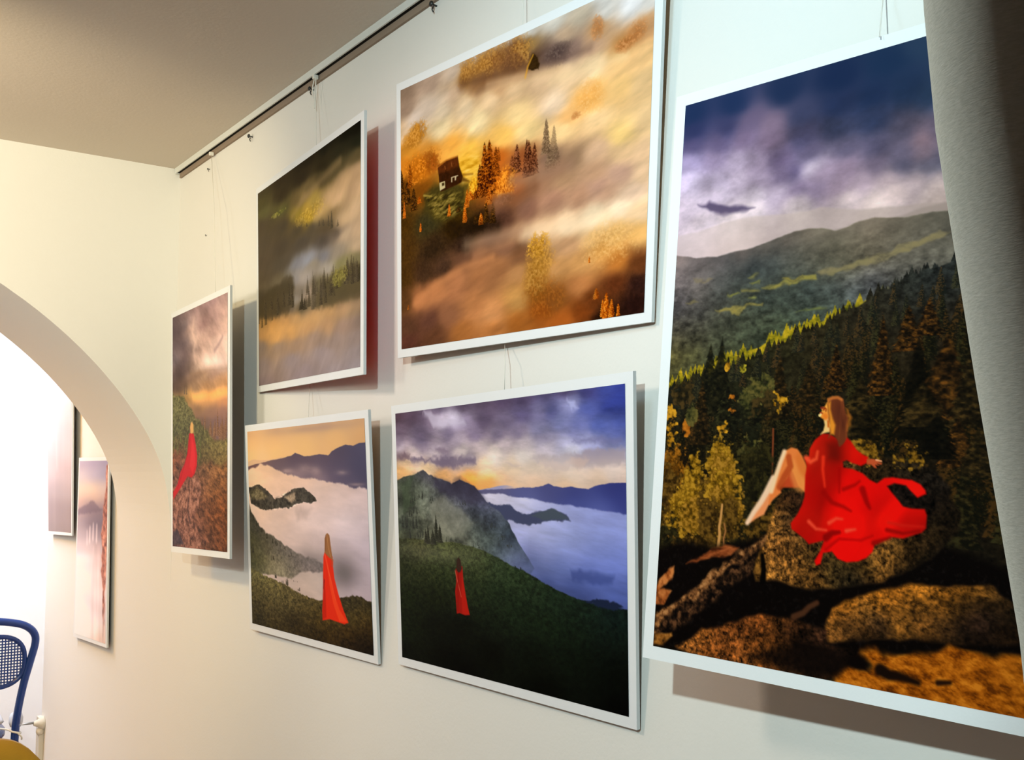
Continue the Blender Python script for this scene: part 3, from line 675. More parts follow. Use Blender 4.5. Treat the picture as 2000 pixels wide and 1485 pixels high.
    # pale drifts
    for q, w0, s_, k, c in (([(0.3275,0.6647),(0.5214,0.6631),(0.6525,0.6603),(0.8223,0.6813),(0.9904,0.7074)], .02, .03, .35, (240, 210, 170)), ([(0.5753,0.6792),(0.703,0.6846),(0.8687,0.7084)], .02, .03, .5, (246, 226, 188)), ([(0.0791,0.8351),(0.1851,0.7807),(0.3161,0.7398),(0.4448,0.7308)], .016, .016, .55, (206, 146, 96)), ([(0.1262,0.8629),(0.2425,0.8005),(0.3759,0.7653),(0.5659,0.7452)], .02, .03, .35, (190, 136, 90)), ([(0.3514,0.6744),(0.444,0.6698),(0.5644,0.6633)], .012, .02, .35, (150, 112, 88)), ([(0.3636,0.7103),(0.4444,0.7026),(0.522,0.6953)], .012, .02, .4, (190, 142, 104)),
                            ([(0.362,0.1514),(0.498,0.1488),(0.6255,0.1756),(0.7214,0.1885)], .015, .025, .4, (230, 200, 156)), ([(0.0319,0.1491),(0.1227,0.1151),(0.2337,0.0999)], .02, .03, .4, (224, 212, 192)), ([(0.6649,0.2016),(0.7217,0.2008),(0.8127,0.2048),(0.9204,0.2162)], .012, .02, .4, (236, 208, 160))):
        a.paint(a.stroke(q, w0, w0 * .8, s_) * k, c)
    a.leafy(*[(0.6284,0.7261)][0], .045, .045, [(126, 84, 16), (186, 136, 46), (226, 178, 84)], 15, f=170, thr=.44, soft=.35)
    a.leafy(*[(0.6346,0.7765)][0], .05, .07, [(120, 80, 22), (170, 122, 48), (206, 156, 76)], 16, f=150, thr=.46, soft=.6, k=.7)
    a.leafy(*[(0.6203,0.8369)][0], .05, .06, [(130, 88, 30), (166, 120, 52), (190, 144, 74)], 17, f=150, thr=.48, soft=.6)
    a.leafy(*[(0.6579,0.9064)][0], .07, .07, [(86, 46, 14), (124, 70, 22), (166, 104, 40)], 18, f=130, thr=.46, soft=.7, k=.55)
    a.leafy(*[(0.8796,0.7691)][0], .09, .06, [(206, 146, 62), (226, 172, 92), (236, 192, 122)], 19, f=150, thr=.48, soft=.7, k=.6)
    for q, wd, d in (([(0.8778,1.001),(0.8776,0.9201)], .02, .95), ([(0.8959,0.9993),(0.8941,0.9439)], .016, .9), ([(0.8662,0.995),(0.8668,0.9396)], .012, .9), ([(0.9183,0.9983),(0.9148,0.9599)], .010, .9), ([(0.8437,0.9359),(0.8426,0.9015)], .016, .6), ([(0.817,0.82),(0.8141,0.7981)], .006, .8), ([(0.1031,0.5709),(0.1051,0.5386)], .008, .9), ([(0.0379,0.8549),(0.0414,0.8345)], .008, .5)):
        a.conifer(q[0][0], q[0][1], q[0][1] - q[1][1], wd, R[1], int(997 * q[0][0]), dens=d, var=.4, power=.5)
    dk = _sm((.36 - a.im.mean(2)) / .2)
    a.im = np.clip(a.im * (1 + (dk * (n - .5) * .5)[..., None]), 0, 1)
    a.im = np.clip((a.im - 0.5) * 1.14 + 0.495, 0, 1)


def art_cloak(a):
    w = a.warp(.012, 6, 5, 4)
    a.im = a.field([(0.0102,0.0111,214,160,110),(0.28,0.0062,190,146,110),(0.5484,0.0082,196,152,112),(0.7119,0.0048,186,146,112),(0.8639,0.0105,200,156,112),(0.9927,0.0063,196,150,108),(0.0176,0.0699,236,180,116),(0.2775,0.0515,232,176,112),(0.5456,0.0558,232,178,112),(0.7866,0.0506,226,172,108),(0.9903,0.0451,214,160,102),(0.0357,0.1236,238,190,124),(0.2747,0.1018,240,186,116),(0.5429,0.1033,236,182,112),(0.7839,0.0957,228,172,106),(0.9875,0.0881,208,154,100),(0.1368,0.1375,236,186,130),(0.42,0.1273,236,182,118),(0.7051,0.1196,224,170,112)], 3.4, wrp=w)
    a.paint(a.blob(.62, .02, .3, .018) * .5, (166, 130, 110))
    a.paint(a.below([(-0.008,0.1592),(0.0552,0.1453),(0.1359,0.1529),(0.2146,0.1523),(0.3285,0.1438),(0.401,0.1482)], .002, .002, 40) * .5, (204, 158, 130))
    rng = [(-0.0092,0.1815),(0.0744,0.171),(0.1751,0.1613),(0.2337,0.1549),(0.3467,0.1464),(0.4195,0.1371),(0.4555,0.1248),(0.4813,0.1315),(0.532,0.1448),(0.5907,0.1431),(0.6562,0.138),(0.727,0.1461),(0.7511,0.1306),(0.7978,0.1162),(0.8582,0.1037),(0.9157,0.1107),(0.9589,0.1006),(1.0074,0.1003)]
    mf = a.field([(0.012,0.1778,112,80,76),(0.1749,0.1654,120,90,84),(0.3088,0.1631,104,80,80),(0.4366,0.1474,84,66,74),(0.5563,0.1608,92,72,78),(0.7029,0.1562,90,72,80),(0.8118,0.1329,78,66,78),(0.9294,0.1201,76,68,84),(0.9928,0.1142,80,74,92),(0.452,0.1866,92,76,84),(0.3072,0.193,112,92,94),(0.6207,0.1909,96,80,90),(0.7784,0.1858,84,72,86),(0.9532,0.1905,72,66,84),(0.9778,0.2427,70,64,82),(0.8052,0.2402,96,82,96),(0.6497,0.2471,150,122,122),(0.8916,0.2677,92,80,94),(0.4498,0.2253,170,138,132),(0.9751,0.2856,84,74,90)], 3.4)
    a.paint(a.below(rng, .002, .002, 40, 2), mf)
    # sea of fog
    f1 = a.noise(3, 12, seed=8, octaves=5, gain=.6, rot=.05)
    fc = a.field([(0.0204,0.2181,232,186,144),(0.173,0.2002,226,180,140),(0.3606,0.2238,222,178,144),(0.534,0.2551,224,182,152),(0.6957,0.2751,218,182,158),(0.861,0.2938,208,176,160),(0.9872,0.3112,200,170,160),(0.0285,0.2602,238,192,148),(0.3579,0.2729,228,184,150),(0.1025,0.4053,230,190,160),(0.3496,0.42,220,184,160),(0.6114,0.3489,222,188,168),(0.7685,0.3474,222,190,174),(0.9424,0.3629,214,186,176),(0.2527,0.502,222,188,166),(0.4879,0.4641,226,194,176),(0.6382,0.4407,222,192,178),(0.8523,0.4343,218,192,184),(0.9648,0.448,210,186,182),(0.4316,0.5426,216,184,166),(0.6327,0.5326,206,178,166),(0.8323,0.5226,208,184,180),(0.9732,0.5325,200,178,178),(0.5143,0.5947,180,156,144),(0.8138,0.5849,190,166,162),(0.9551,0.6013,190,168,170),(0.4748,0.6914,190,164,144),(0.5895,0.7186,206,180,160),(0.5044,0.7636,210,180,158),(0.8236,0.6628,150,132,130),(0.9219,0.6887,186,164,164),(0.8904,0.7428,190,166,164)], 3.2)
    fogl = [(-0.0101,0.1985),(0.1147,0.1762),(0.2132,0.1766),(0.2692,0.2022),(0.3606,0.2238),(0.5007,0.2433),(0.6173,0.2486),(0.6964,0.2642),(0.8031,0.2758),(0.9047,0.287),(0.9949,0.2976)]
    a.paint(a.below(fogl, .006, .012, 18, 5), np.clip(fc * (1 + (f1 - .5)[..., None] * .22), 0, 1))
    for q, ru, rv in (([(0.5371,0.203)], .06, .022), ([(0.6193,0.2141)], .04, .02), ([(0.8211,0.2244)], .04, .012), ([(0.3796,0.2094)], .05, .012), ([(0.9196,0.2766)], .05, .007)):
        a.paint(a.blob(q[0][0], q[0][1], ru, rv) * .6 * np.clip(f1 * 1.8 - .2, 0, 1), (206, 168, 148))
    # wooded ridge in the fog
    a.paint(a.poly([(-0.0023,0.2916),(0.0585,0.2793),(0.1094,0.2754),(0.1678,0.2972),(0.2243,0.3275),(0.2519,0.3444),(0.3174,0.3419),(0.3551,0.322),(0.4191,0.3005),(0.4722,0.289),(0.5233,0.2949),(0.5642,0.3119),(0.6043,0.3304),(0.6241,0.3534),(0.5778,0.3623),(0.5111,0.3575),(0.4415,0.3698),(0.3873,0.39),(0.3149,0.3863),(0.2395,0.3976),(0.162,0.4042),(0.103,0.395),(0.0226,0.3735)], .003, .006, 45, 4), (70, 62, 50))
    rn = a.noise(40, 60, seed=41, octaves=4, gain=.7)
    rdg = a.poly([(-0.0023,0.2916),(0.1094,0.2754),(0.2519,0.3444),(0.446,0.2909),(0.5233,0.2949),(0.6241,0.3534),(0.5111,0.3575),(0.3873,0.39),(0.162,0.4042),(0.0226,0.3735)], .01)
    a.paint(a.poly([(0.0092,0.3127),(0.0886,0.2867),(0.1472,0.3125),(0.1945,0.3428),(0.085,0.354),(0.0241,0.3441)], .01, .01, 30, 2) * .7, (120, 104, 70))
    a.paint(a.poly([(0.3452,0.3368),(0.4448,0.3121),(0.4426,0.3506),(0.4065,0.3654)], .008) * .7, (176, 146, 112))
    a.im = np.clip(a.im * (1 + (rdg * (rn - .5) * 1.3)[..., None]), 0, 1)
    a.paint(a.poly([(0.4399,0.3987),(0.5102,0.3736),(0.5764,0.3866),(0.5241,0.4253),(0.4551,0.4366)], .03, .02, 20, 2) * .35, (150, 124, 110))
    # slopes
    left = [(0.0017,0.3758),(0.0203,0.4174),(0.079,0.4677),(0.1559,0.516),(0.2505,0.5418),(0.3231,0.5676),(0.4113,0.5916),(0.4962,0.6147),(0.5955,0.6173),(0.6581,0.6402),(0.7029,0.6727),(0.5917,0.6818),(0.4748,0.6914),(0.386,0.7274),(-0.0169,0.7318)]
    lf = a.field([(0.0192,0.4383,70,64,50),(0.1175,0.4971,66,60,50),(0.2499,0.5517,90,82,70),(0.3584,0.5851,110,98,88),(0.4957,0.6241,116,102,92),(0.6257,0.6517,110,98,92),(0.0333,0.5626,78,72,46),(0.1527,0.5768,84,76,54),(0.283,0.6287,100,90,72),(0.3887,0.6793,110,98,84),(0.1088,0.6606,92,84,50),(0.2428,0.6808,150,136,100),(0.316,0.6947,150,136,104),(0.0278,0.6663,70,66,36),(0.56,0.6659,150,130,118)], 3.2)
    t = a.noise(50, 80, seed=3, octaves=4, gain=.7)
    a.paint(a.poly(left, .006, .008, 30, 6), np.clip(lf * (1 + (t - .5)[..., None] * .7), 0, 1))
    a.paint(a.blob(*[(0.8089,0.664)][0], .10, .07) * .75, (104, 92, 86))
    a.paint(a.blob(*[(0.5786,0.6277)][0], .10, .04) * .5, (112, 100, 92))
    r = np.random.RandomState(2)
    for q, h in (([(0.0388,0.4586)], .03), ([(0.0779,0.4884)], .03), ([(0.1264,0.5172)], .03), ([(0.1738,0.5455)], .03), ([(0.2111,0.5687)], .03), ([(0.258,0.5761)], .025), ([(0.3309,0.5915)], .02), ([(0.3831,0.6221)], .02), ([(0.2255,0.6524)], .03), ([(0.0341,0.6246)], .03), ([(0.2395,0.7403)], .025), ([(0.3392,0.7653)], .035), ([(0.3122,0.763)], .02), ([(0.4487,0.7879)], .02), ([(0.3695,0.7049)], .02), ([(0.4201,0.7434)], .012)):
        for k in range(3):
            a.conifer(q[0][0] + (r.rand() - .5) * .03, q[0][1] + (r.rand() - .5) * .01, h * (.7 + .5 * r.rand()), h * .25, [(40, 36, 26), (56, 50, 36), (76, 68, 50)], r.randint(999), dens=.8)
    mead = [(-0.0362,0.7021),(0.0456,0.7164),(0.1245,0.7353),(0.2015,0.7437),(0.2941,0.7599),(0.3657,0.7724),(0.4348,0.7893),(0.5023,0.801),(0.5841,0.8106),(0.6483,0.8035),(0.7414,0.7933),(0.787,0.7795),(0.8318,0.7661),(0.8754,0.7563),(0.9176,0.757),(0.9581,0.7695),(1.0119,0.7718)]
    mf = a.field([(0.024,0.7387,96,86,48),(0.1428,0.7589,110,98,54),(0.2561,0.7781,112,98,56),(0.3816,0.8042,106,90,50),(0.5012,0.8197,92,78,42),(0.6159,0.8161,80,66,32),(0.0197,0.8213,76,66,34),(0.1966,0.8334,92,80,44),(0.3431,0.8563,84,72,38),(0.4985,0.8664,76,62,30),(0.0358,0.9015,62,52,26),(0.1922,0.913,70,58,30),(0.4098,0.9242,44,34,16),(0.5797,0.884,70,54,22),(0.0725,0.968,40,34,18),(0.2634,0.982,56,44,20),(0.4579,0.9832,46,34,14),(0.6571,0.9189,76,56,18),(0.8296,0.8008,56,48,26),(0.8888,0.7686,58,48,28),(0.9838,0.7916,50,42,22),(0.8258,0.8616,70,58,26),(0.9395,0.8471,84,64,24),(0.991,0.8902,44,28,10),(0.8215,0.931,66,44,14),(0.7005,0.966,56,38,12),(0.9047,0.9612,24,16,8),(0.9851,0.9818,12,8,6),(0.8037,0.9852,30,20,8),(0.6061,0.9799,34,24,10)], 3.2)
    g = a.noise(60, 100, seed=13, octaves=4, gain=.75)
    a.paint(a.below(mead, .004, .008, 50, 8), np.clip(mf * (1 + (g - .5)[..., None] * 1.5), 0, 1))
    # woman in a long orange-red cloak
    a.paint(a.poly([(0.6603,0.6038),(0.6711,0.5805),(0.6808,0.5754),(0.7078,0.5917),(0.7319,0.5991),(0.7323,0.6436),(0.7397,0.6963),(0.7657,0.7643),(0.7986,0.8304),(0.8318,0.8824),(0.802,0.8941),(0.7505,0.8905),(0.69,0.8861),(0.6363,0.8993),(0.6361,0.8499),(0.6505,0.7673),(0.6517,0.695)], .0035), (224, 42, 14))
    a.paint(a.poly([(0.6839,0.6023),(0.7029,0.6727),(0.7283,0.7593),(0.7689,0.834),(0.8245,0.8833),(0.7656,0.8868),(0.725,0.8128),(0.6997,0.7266)], .006) * .7, (246, 72, 28))
    a.paint(a.poly([(0.6559,0.6765),(0.6663,0.7657),(0.6671,0.8819),(0.6366,0.8948),(0.6431,0.7861)], .006) * .6, (176, 24, 10))
    a.paint(a.stroke([(0.6734,0.5939),(0.6916,0.6557),(0.7157,0.7162),(0.7414,0.7933)], .003, .002, .003) * .6, (250, 110, 60))
    a.paint(a.stroke([(0.6601,0.7123),(0.6516,0.7491)], .006, .004, .004) * .7, (120, 16, 10))
    a.paint(a.poly([(0.7129,0.6093),(0.7372,0.6121),(0.732,0.6481),(0.7169,0.6448)], .003) * .8, (196, 60, 30))
    a.paint(a.poly([(0.6708,0.585),(0.6746,0.5214),(0.6853,0.501),(0.6981,0.495),(0.7131,0.5034),(0.7198,0.5461),(0.7289,0.5993),(0.7336,0.6212),(0.7191,0.6089),(0.7039,0.6054),(0.6844,0.5932)], .003), (150, 96, 54))
    a.paint(a.stroke([(0.6943,0.5069),(0.7007,0.5562),(0.7165,0.6001)], .004, .003, .003) * .6, (190, 130, 76))
    a.paint(a.stroke([(0.6849,0.5073),(0.6793,0.5483),(0.6777,0.5756)], .003, .003, .003) * .6, (104, 62, 38))
    a.im = np.clip(a.im, 0, 1)


def art_dusk(a):
    w = a.warp(.018, 8, 5, 5)
    a.im = a.field([(0.0077,0.0153,70,52,62),(0.0962,0.0228,86,68,84),(0.158,0.028,100,84,104),(0.248,-0.001,84,72,92),(0.3598,-0.0004,80,66,84),(0.4646,-0.0048,72,58,74),(0.5507,-0.0006,74,60,82),(0.6325,-0.0014,68,56,80),(0.7208,-0.0009,70,62,92),(0.804,0.004,66,54,84),(0.8826,0.0043,58,56,104),(0.948,0.0035,54,62,124),(0.9973,0.0053,46,56,128),(0.0218,0.0722,110,92,110),(0.1407,0.0805,106,92,114),(0.2026,0.0423,130,114,134),(0.2606,0.0523,196,184,200),(0.317,0.0537,206,196,214),(0.3712,0.0662,140,126,150),(0.4626,0.0636,90,76,98),(0.5606,0.081,104,92,116),(0.6311,0.0587,92,82,116),(0.6979,0.06,124,116,152),(0.7408,0.0594,84,84,130),(0.8134,0.0398,150,150,190),(0.8817,0.0637,76,84,146),(0.9563,0.0624,48,58,128),(0.9966,0.0581,44,54,124),(0.0197,0.1224,120,106,124),(0.1395,0.1128,100,88,112),(0.2874,0.101,112,100,122),(0.4227,0.11,120,106,128),(0.5232,0.1263,110,98,120),(0.6066,0.1221,118,106,128),(0.6968,0.1099,130,126,158),(0.7716,0.0932,116,118,160),(0.842,0.1118,96,100,150),(0.9187,0.1176,72,82,142),(0.9959,0.1152,62,72,134),(0.7177,0.1476,130,122,148),(0.8217,0.1364,112,112,152),(0.991,0.1476,80,88,146),(0.0272,0.1395,196,182,190),(0.1387,0.1344,140,126,144),(0.2135,0.149,150,136,150),(0.328,0.1395,150,136,150),(0.4474,0.1511,190,172,172),(0.5465,0.1612,186,168,170),(0.6288,0.1562,188,172,174),(0.7174,0.1612,196,182,186),(0.8011,0.157,164,158,182),(0.88,0.1702,150,148,180),(0.9907,0.1764,110,114,158),(0.0259,0.173,130,108,116),(0.1064,0.1655,206,188,186),(0.2128,0.1702,206,190,190),(0.3542,0.1766,216,200,194),(0.5092,0.1884,220,204,190),(0.6279,0.1935,216,202,192),(0.8207,0.1888,190,184,194),(0.9903,0.201,150,146,168),(0.0408,0.2071,226,192,150),(0.1811,0.2224,228,196,152),(0.2701,0.1937,120,108,124),(0.3938,0.1985,150,136,146),(0.4582,0.2207,226,194,150),(0.5805,0.2342,222,190,150),(0.672,0.2369,216,190,164),(0.8193,0.2676,206,182,164),(0.9626,0.2622,200,180,172),(0.0311,0.246,234,180,116),(0.2536,0.2561,234,174,108),(0.3913,0.2791,240,160,70),(0.469,0.2851,232,164,90),(0.5555,0.2814,222,172,126),(0.671,0.2831,216,176,142),(0.7986,0.2937,216,176,136),(0.9162,0.2866,208,174,146),(0.9938,0.2794,200,170,156)], p=3.8, wrp=w, eps=4e-4)
    n = a.noise(6, 22, seed=4, octaves=6, gain=.62, rot=.06)
    cl = _sm((.33 - a.V) / .06)
    a.im = np.clip(a.im * (1 + (cl * (n - .5) * .55)[..., None]), 0, 1)
    for q, c, k in (([(0.0579,0.1855),(0.1059,0.1786),(0.1671,0.1918),(0.2702,0.1885),(0.3402,0.1882),(0.407,0.197),(0.4196,0.2145),(0.3664,0.2177),(0.3111,0.2314),(0.2546,0.2246),(0.1817,0.2063),(0.105,0.2004)], (112, 98, 116), .9), ([(0.2205,0.16),(0.2572,0.1513),(0.2852,0.1652),(0.2777,0.1784),(0.2346,0.1765)], (128, 112, 128), .9), ([(0.0125,0.1781),(0.0507,0.163),(0.0825,0.1699),(0.0739,0.1861),(0.0252,0.1898)], (110, 90, 100), .9),
                    ([(0.6559,0.2068),(0.7379,0.2046),(0.8205,0.201),(0.8796,0.1933),(0.9454,0.1914),(0.9993,0.1924),(0.9987,0.2383),(0.9538,0.2452),(0.898,0.2385),(0.8197,0.2465),(0.7582,0.2448),(0.705,0.2333)], (150, 134, 140), .8), ([(0.6722,0.2277),(0.727,0.2159),(0.7793,0.2267),(0.8203,0.215),(0.8791,0.2216),(0.8594,0.2425),(0.7995,0.2478),(0.7157,0.2418)], (196, 164, 148), .6), ([(0.5569,0.2239),(0.604,0.2274),(0.6212,0.2354),(0.5804,0.238)], (160, 136, 136), .7), ([(0.8112,0.1576),(0.8993,0.1543),(0.9909,0.1558),(0.9951,0.1766),(0.9179,0.1723),(0.841,0.168)], (104, 100, 136), .6)):
        a.paint(a.poly(q, .010, .012, 45, 3) * k * np.clip(.45 + n * .9, 0, 1), c)
    a.paint(a.poly([(0.1587,0.0087),(0.1963,0.01),(0.2609,0.0419),(0.3581,0.053),(0.371,0.0712),(0.3023,0.0762),(0.2165,0.0646)], .012, .014, 30, 6) * .7, (196, 186, 204))
    a.paint(a.poly([(0.8035,0.0301),(0.8335,0.0289),(0.843,0.0557),(0.813,0.0616)], .01, .012, 40, 7) * .6, (176, 176, 214))
    a.paint(a.stroke([(0.5677,0.272),(0.7151,0.2728),(0.859,0.2701),(0.9984,0.2647)], .03, .03, .05) * .55, (214, 188, 166))
    a.paint(a.stroke([(0.4582,0.2207),(0.6274,0.2169),(0.7998,0.2319)], .02, .02, .04) * .45, (218, 204, 194))
    # far blue ranges
    a.paint(a.below([(0.4297,0.3146),(0.481,0.3079),(0.5185,0.3004),(0.555,0.2987),(0.5905,0.3047),(0.6481,0.3033),(0.6925,0.3073)], .0016, .001, 40) * _sm((.62 - a.U) / .1), (150, 146, 176))
    rng = [(0.3497,0.3195),(0.4555,0.3137),(0.5182,0.312),(0.5786,0.3104),(0.6252,0.3068),(0.6704,0.3071),(0.7036,0.3018),(0.7254,0.2947),(0.7465,0.3022),(0.7778,0.3078),(0.8086,0.3044),(0.8386,0.3099),(0.8728,0.3127),(0.9065,0.3018),(0.9439,0.2954),(0.998,0.2943)]
    a.paint(a.below(rng, .002, .002, 50, 2), a.field([(0.4807,0.3197,90,86,116),(0.7143,0.311,62,62,104),(0.7247,0.3293,70,72,118),(0.8182,0.3292,50,54,104),(0.9619,0.3123,40,44,98),(0.9884,0.3538,46,52,112),(0.8176,0.3645,70,78,140),(0.6697,0.3386,96,100,150),(0.9148,0.3802,90,98,160)], 3))
    # sea of fog
    fogl = [(0.4423,0.3276),(0.5178,0.3295),(0.6014,0.3389),(0.7134,0.3531),(0.8176,0.3662),(0.9148,0.3802),(0.9968,0.3902)]
    f1 = a.noise(4, 22, seed=8, octaves=5, gain=.6, rot=.1)
    fc = a.field([(0.4803,0.3345,214,206,220),(0.5417,0.3489,206,200,218),(0.6241,0.3577,200,196,220),(0.7131,0.3659,176,176,212),(0.8174,0.3777,150,154,200),(0.9146,0.3887,146,152,204),(0.9922,0.4036,150,156,210),(0.5394,0.4361,186,184,216),(0.6563,0.4414,186,186,220),(0.7651,0.4282,170,174,216),(0.8662,0.4246,150,156,208),(0.9603,0.4297,140,148,206),(0.5979,0.4818,170,172,214),(0.7108,0.4761,176,180,222),(0.8157,0.4708,160,168,216),(0.9133,0.4744,140,150,206),(0.9914,0.4702,126,136,196),(0.6203,0.5186,120,126,176),(0.7098,0.5222,140,148,200),(0.8149,0.5152,130,140,196),(0.9128,0.513,116,128,190),(0.9907,0.5203,112,124,190),(0.6648,0.5627,76,86,130),(0.7625,0.5641,86,98,150),(0.8639,0.5645,84,96,156),(0.9587,0.548,104,118,186),(0.7077,0.6241,50,60,104),(0.813,0.6225,56,68,120),(0.9114,0.6036,76,90,154),(0.9897,0.6042,84,98,166),(0.8526,0.6537,46,56,100),(0.9757,0.6394,66,80,140)], 3.4)
    fm = a.below(fogl, .004, .006, 24, 5)
    a.paint(fm, np.clip(fc * (1 + (f1 - .5)[..., None] * .38), 0, 1))
    a.paint(a.poly([(0.8038,0.5696),(0.9118,0.5777),(0.9583,0.5819),(0.9487,0.6084),(0.8729,0.6075),(0.8133,0.6045)], .012, .01, 30, 2) * .5, (44, 56, 110))
    # middle hills
    hill = [(0.4542,0.3594),(0.5168,0.3666),(0.5652,0.3679),(0.6002,0.3883),(0.6459,0.4005),(0.6686,0.3906),(0.7128,0.3824),(0.7344,0.3765),(0.7659,0.3867),(0.7966,0.4021),(0.8066,0.4161),(0.7548,0.415),(0.712,0.4209),(0.6677,0.4316),(0.6223,0.4332),(0.5639,0.4208),(0.5154,0.4194),(0.4777,0.4284),(0.4269,0.4099)]
    a.paint(a.poly(hill, .004, .006, 50, 4), (62, 66, 92))
    a.paint(a.poly([(0.6515,0.4004),(0.7128,0.3824),(0.7344,0.3747),(0.7711,0.3884),(0.8016,0.4091),(0.7549,0.4123),(0.7012,0.4157)], .004, .003, 50, 5), (66, 74, 84))
    left = [(-0.0117,0.2791),(0.055,0.2565),(0.1032,0.2487),(0.1503,0.2345),(0.1726,0.2491),(0.2094,0.2659),(0.2671,0.2795),(0.298,0.2903),(0.3374,0.2742),(0.3643,0.2848),(0.404,0.2994),(0.4359,0.3257),(0.467,0.3593),(0.5162,0.3881),(0.5635,0.4353),(0.5977,0.4914),(0.6314,0.5369),(0.6644,0.5815),(0.5692,0.6866),(-0.0319,0.7564)]
    lf = a.field([(0.0208,0.2964,76,82,66),(0.0704,0.2746,66,72,62),(0.1497,0.2486,58,56,66),(0.209,0.2765,62,58,70),(0.2665,0.2983,60,56,70),(0.337,0.2886,58,54,70),(0.4034,0.3196,64,60,80),(0.4414,0.3596,70,70,96),(0.1004,0.319,92,100,78),(0.1775,0.3192,100,108,90),(0.0507,0.3637,74,80,66),(0.16,0.3842,132,138,118),(0.2499,0.3616,104,106,104),(0.3484,0.3606,84,86,98),(0.4141,0.4002,66,72,86),(0.0308,0.4541,60,66,56),(0.1267,0.4507,110,114,92),(0.2324,0.447,140,140,118),(0.3182,0.4439,130,130,116),(0.3994,0.4512,112,122,106),(0.4774,0.4383,60,66,84),(0.4761,0.488,116,130,116),(0.5369,0.5337,86,104,104),(0.5958,0.5681,50,64,74),(0.3438,0.505,110,112,90),(0.2009,0.5019,92,92,66),(0.0448,0.5099,56,58,40),(0.5503,0.4842,40,48,62)], 3.4)
    lm = a.poly(left, .003, .004, 40, 6)
    t = a.noise(60, 90, seed=11, octaves=4, gain=.7)
    lm = lm * (1 - .8 * _sm((a.U - .42) / .2) * _sm((a.V - .45) / .15))
    a.paint(lm, np.clip(lf * (1 + (t - .5)[..., None] * .55), 0, 1))
    big = a.noise(9, 14, seed=77, octaves=5, gain=.65)
    a.im = np.clip(a.im * (1 + (lm * ((big - .5) * 1.3 - .12))[..., None]), 0, 1)
    for q, c, k in (([(0.2094,0.2659),(0.2671,0.2795),(0.298,0.2903),(0.3374,0.2742),(0.404,0.2994),(0.4359,0.3257),(0.4645,0.3554),(0.3886,0.3703),(0.3212,0.3484),(0.2654,0.3299),(0.208,0.3032)], (54, 50, 66), .7), ([(0.0208,0.2964),(0.0708,0.2635),(0.1031,0.2509),(0.0686,0.319),(0.0987,0.3632),(0.0326,0.4089)], (60, 74, 50), .5), ([(0.176,0.3624),(0.2507,0.3404),(0.3474,0.3914),(0.3997,0.4411),(0.3442,0.4947),(0.2597,0.499),(0.2029,0.448)], (150, 150, 130), .45)):
        a.paint(a.poly(q, .015, .01, 30, 3) * k, c)
    r = np.random.RandomState(5)
    for q, h in (([(0.0829,0.3633)], .03), ([(0.1306,0.3464)], .03), ([(0.1835,0.3623)], .02), ([(0.0646,0.4193)], .03), ([(0.0385,0.4651)], .05), ([(0.0948,0.4629)], .05), ([(0.0691,0.5086)], .04), ([(0.1246,0.5058)], .03), ([(0.2737,0.5088)], .02), ([(0.302,0.5115)], .016), ([(0.4105,0.5238)], .018), ([(0.43,0.5286)], .016), ([(0.097,0.4074)], .03), ([(0.3481,0.3708)], .02), ([(0.4898,0.4478)], .015), ([(0.5259,0.4854)], .016), ([(0.5616,0.5127)], .014)):
        for k in range(4):
            a.conifer(q[0][0] + (r.rand() - .5) * .03, q[0][1] + (r.rand() - .5) * .012, h * (.7 + .5 * r.rand()), h * .24, [(34, 36, 34), (50, 52, 44), (70, 72, 58)], r.randint(999), dens=.75)
    # dark meadow
    mead = [(-0.0216,0.5132),(0.0772,0.5082),(0.2005,0.5127),(0.316,0.5117),(0.384,0.5213),(0.4492,0.5344),(0.5118,0.555),(0.5719,0.5797),(0.6186,0.5901),(0.6637,0.6097),(0.7184,0.6323),(0.7713,0.6495),(0.8325,0.6649),(0.8913,0.671),(0.9386,0.6737),(0.9932,0.6752)]
    mf = a.field([(0.011,0.5343,52,54,34),(0.1233,0.539,66,66,38),(0.2726,0.5406,70,74,40),(0.3833,0.5438,66,70,42),(0.0398,0.6345,36,40,22),(0.1971,0.6103,44,50,26),(0.2691,0.6469,36,44,22),(0.4084,0.593,52,60,32),(0.5107,0.5945,44,56,34),(0.5947,0.6162,38,50,28),(0.0352,0.7486,22,28,12),(0.1928,0.7303,20,24,10),(0.3789,0.6881,30,38,20),(0.5086,0.6738,26,36,20),(0.6514,0.6581,32,44,26),(0.7602,0.6827,26,38,24),(0.8617,0.6967,20,32,22),(0.9567,0.7013,14,26,22),(0.9882,0.7222,12,22,18),(0.014,0.866,18,24,10),(0.1889,0.8402,10,12,6),(0.3339,0.8188,8,10,5),(0.468,0.7788,16,22,12),(0.5916,0.742,20,30,16),(0.7048,0.7641,18,28,14),(0.8105,0.7665,16,26,14),(0.9557,0.7698,10,18,12),(0.0259,0.9792,10,12,6),(0.2586,0.9591,5,6,3),(0.4646,0.9006,4,5,2),(0.6467,0.868,7,11,5),(0.8088,0.8571,8,14,6),(0.9545,0.8559,4,7,4),(0.3283,0.9991,3,3,2),(0.7003,0.9809,2,3,1),(0.9804,0.9792,1,1,1),(0.9815,0.8933,4,6,3)], 3.2)
    mm = a.below(mead, .003, .004, 60, 8)
    g = a.noise(70, 110, seed=13, octaves=4, gain=.75)
    a.paint(mm, np.clip(mf * (1 + (g - .5)[..., None] * 1.5), 0, 1))
    a.paint(a.poly([(0.8523,0.667),(0.9107,0.6539),(0.9573,0.6569),(0.9844,0.6679),(0.966,0.683),(0.9102,0.6816)], .004, .006, 60, 3), (24, 32, 54))
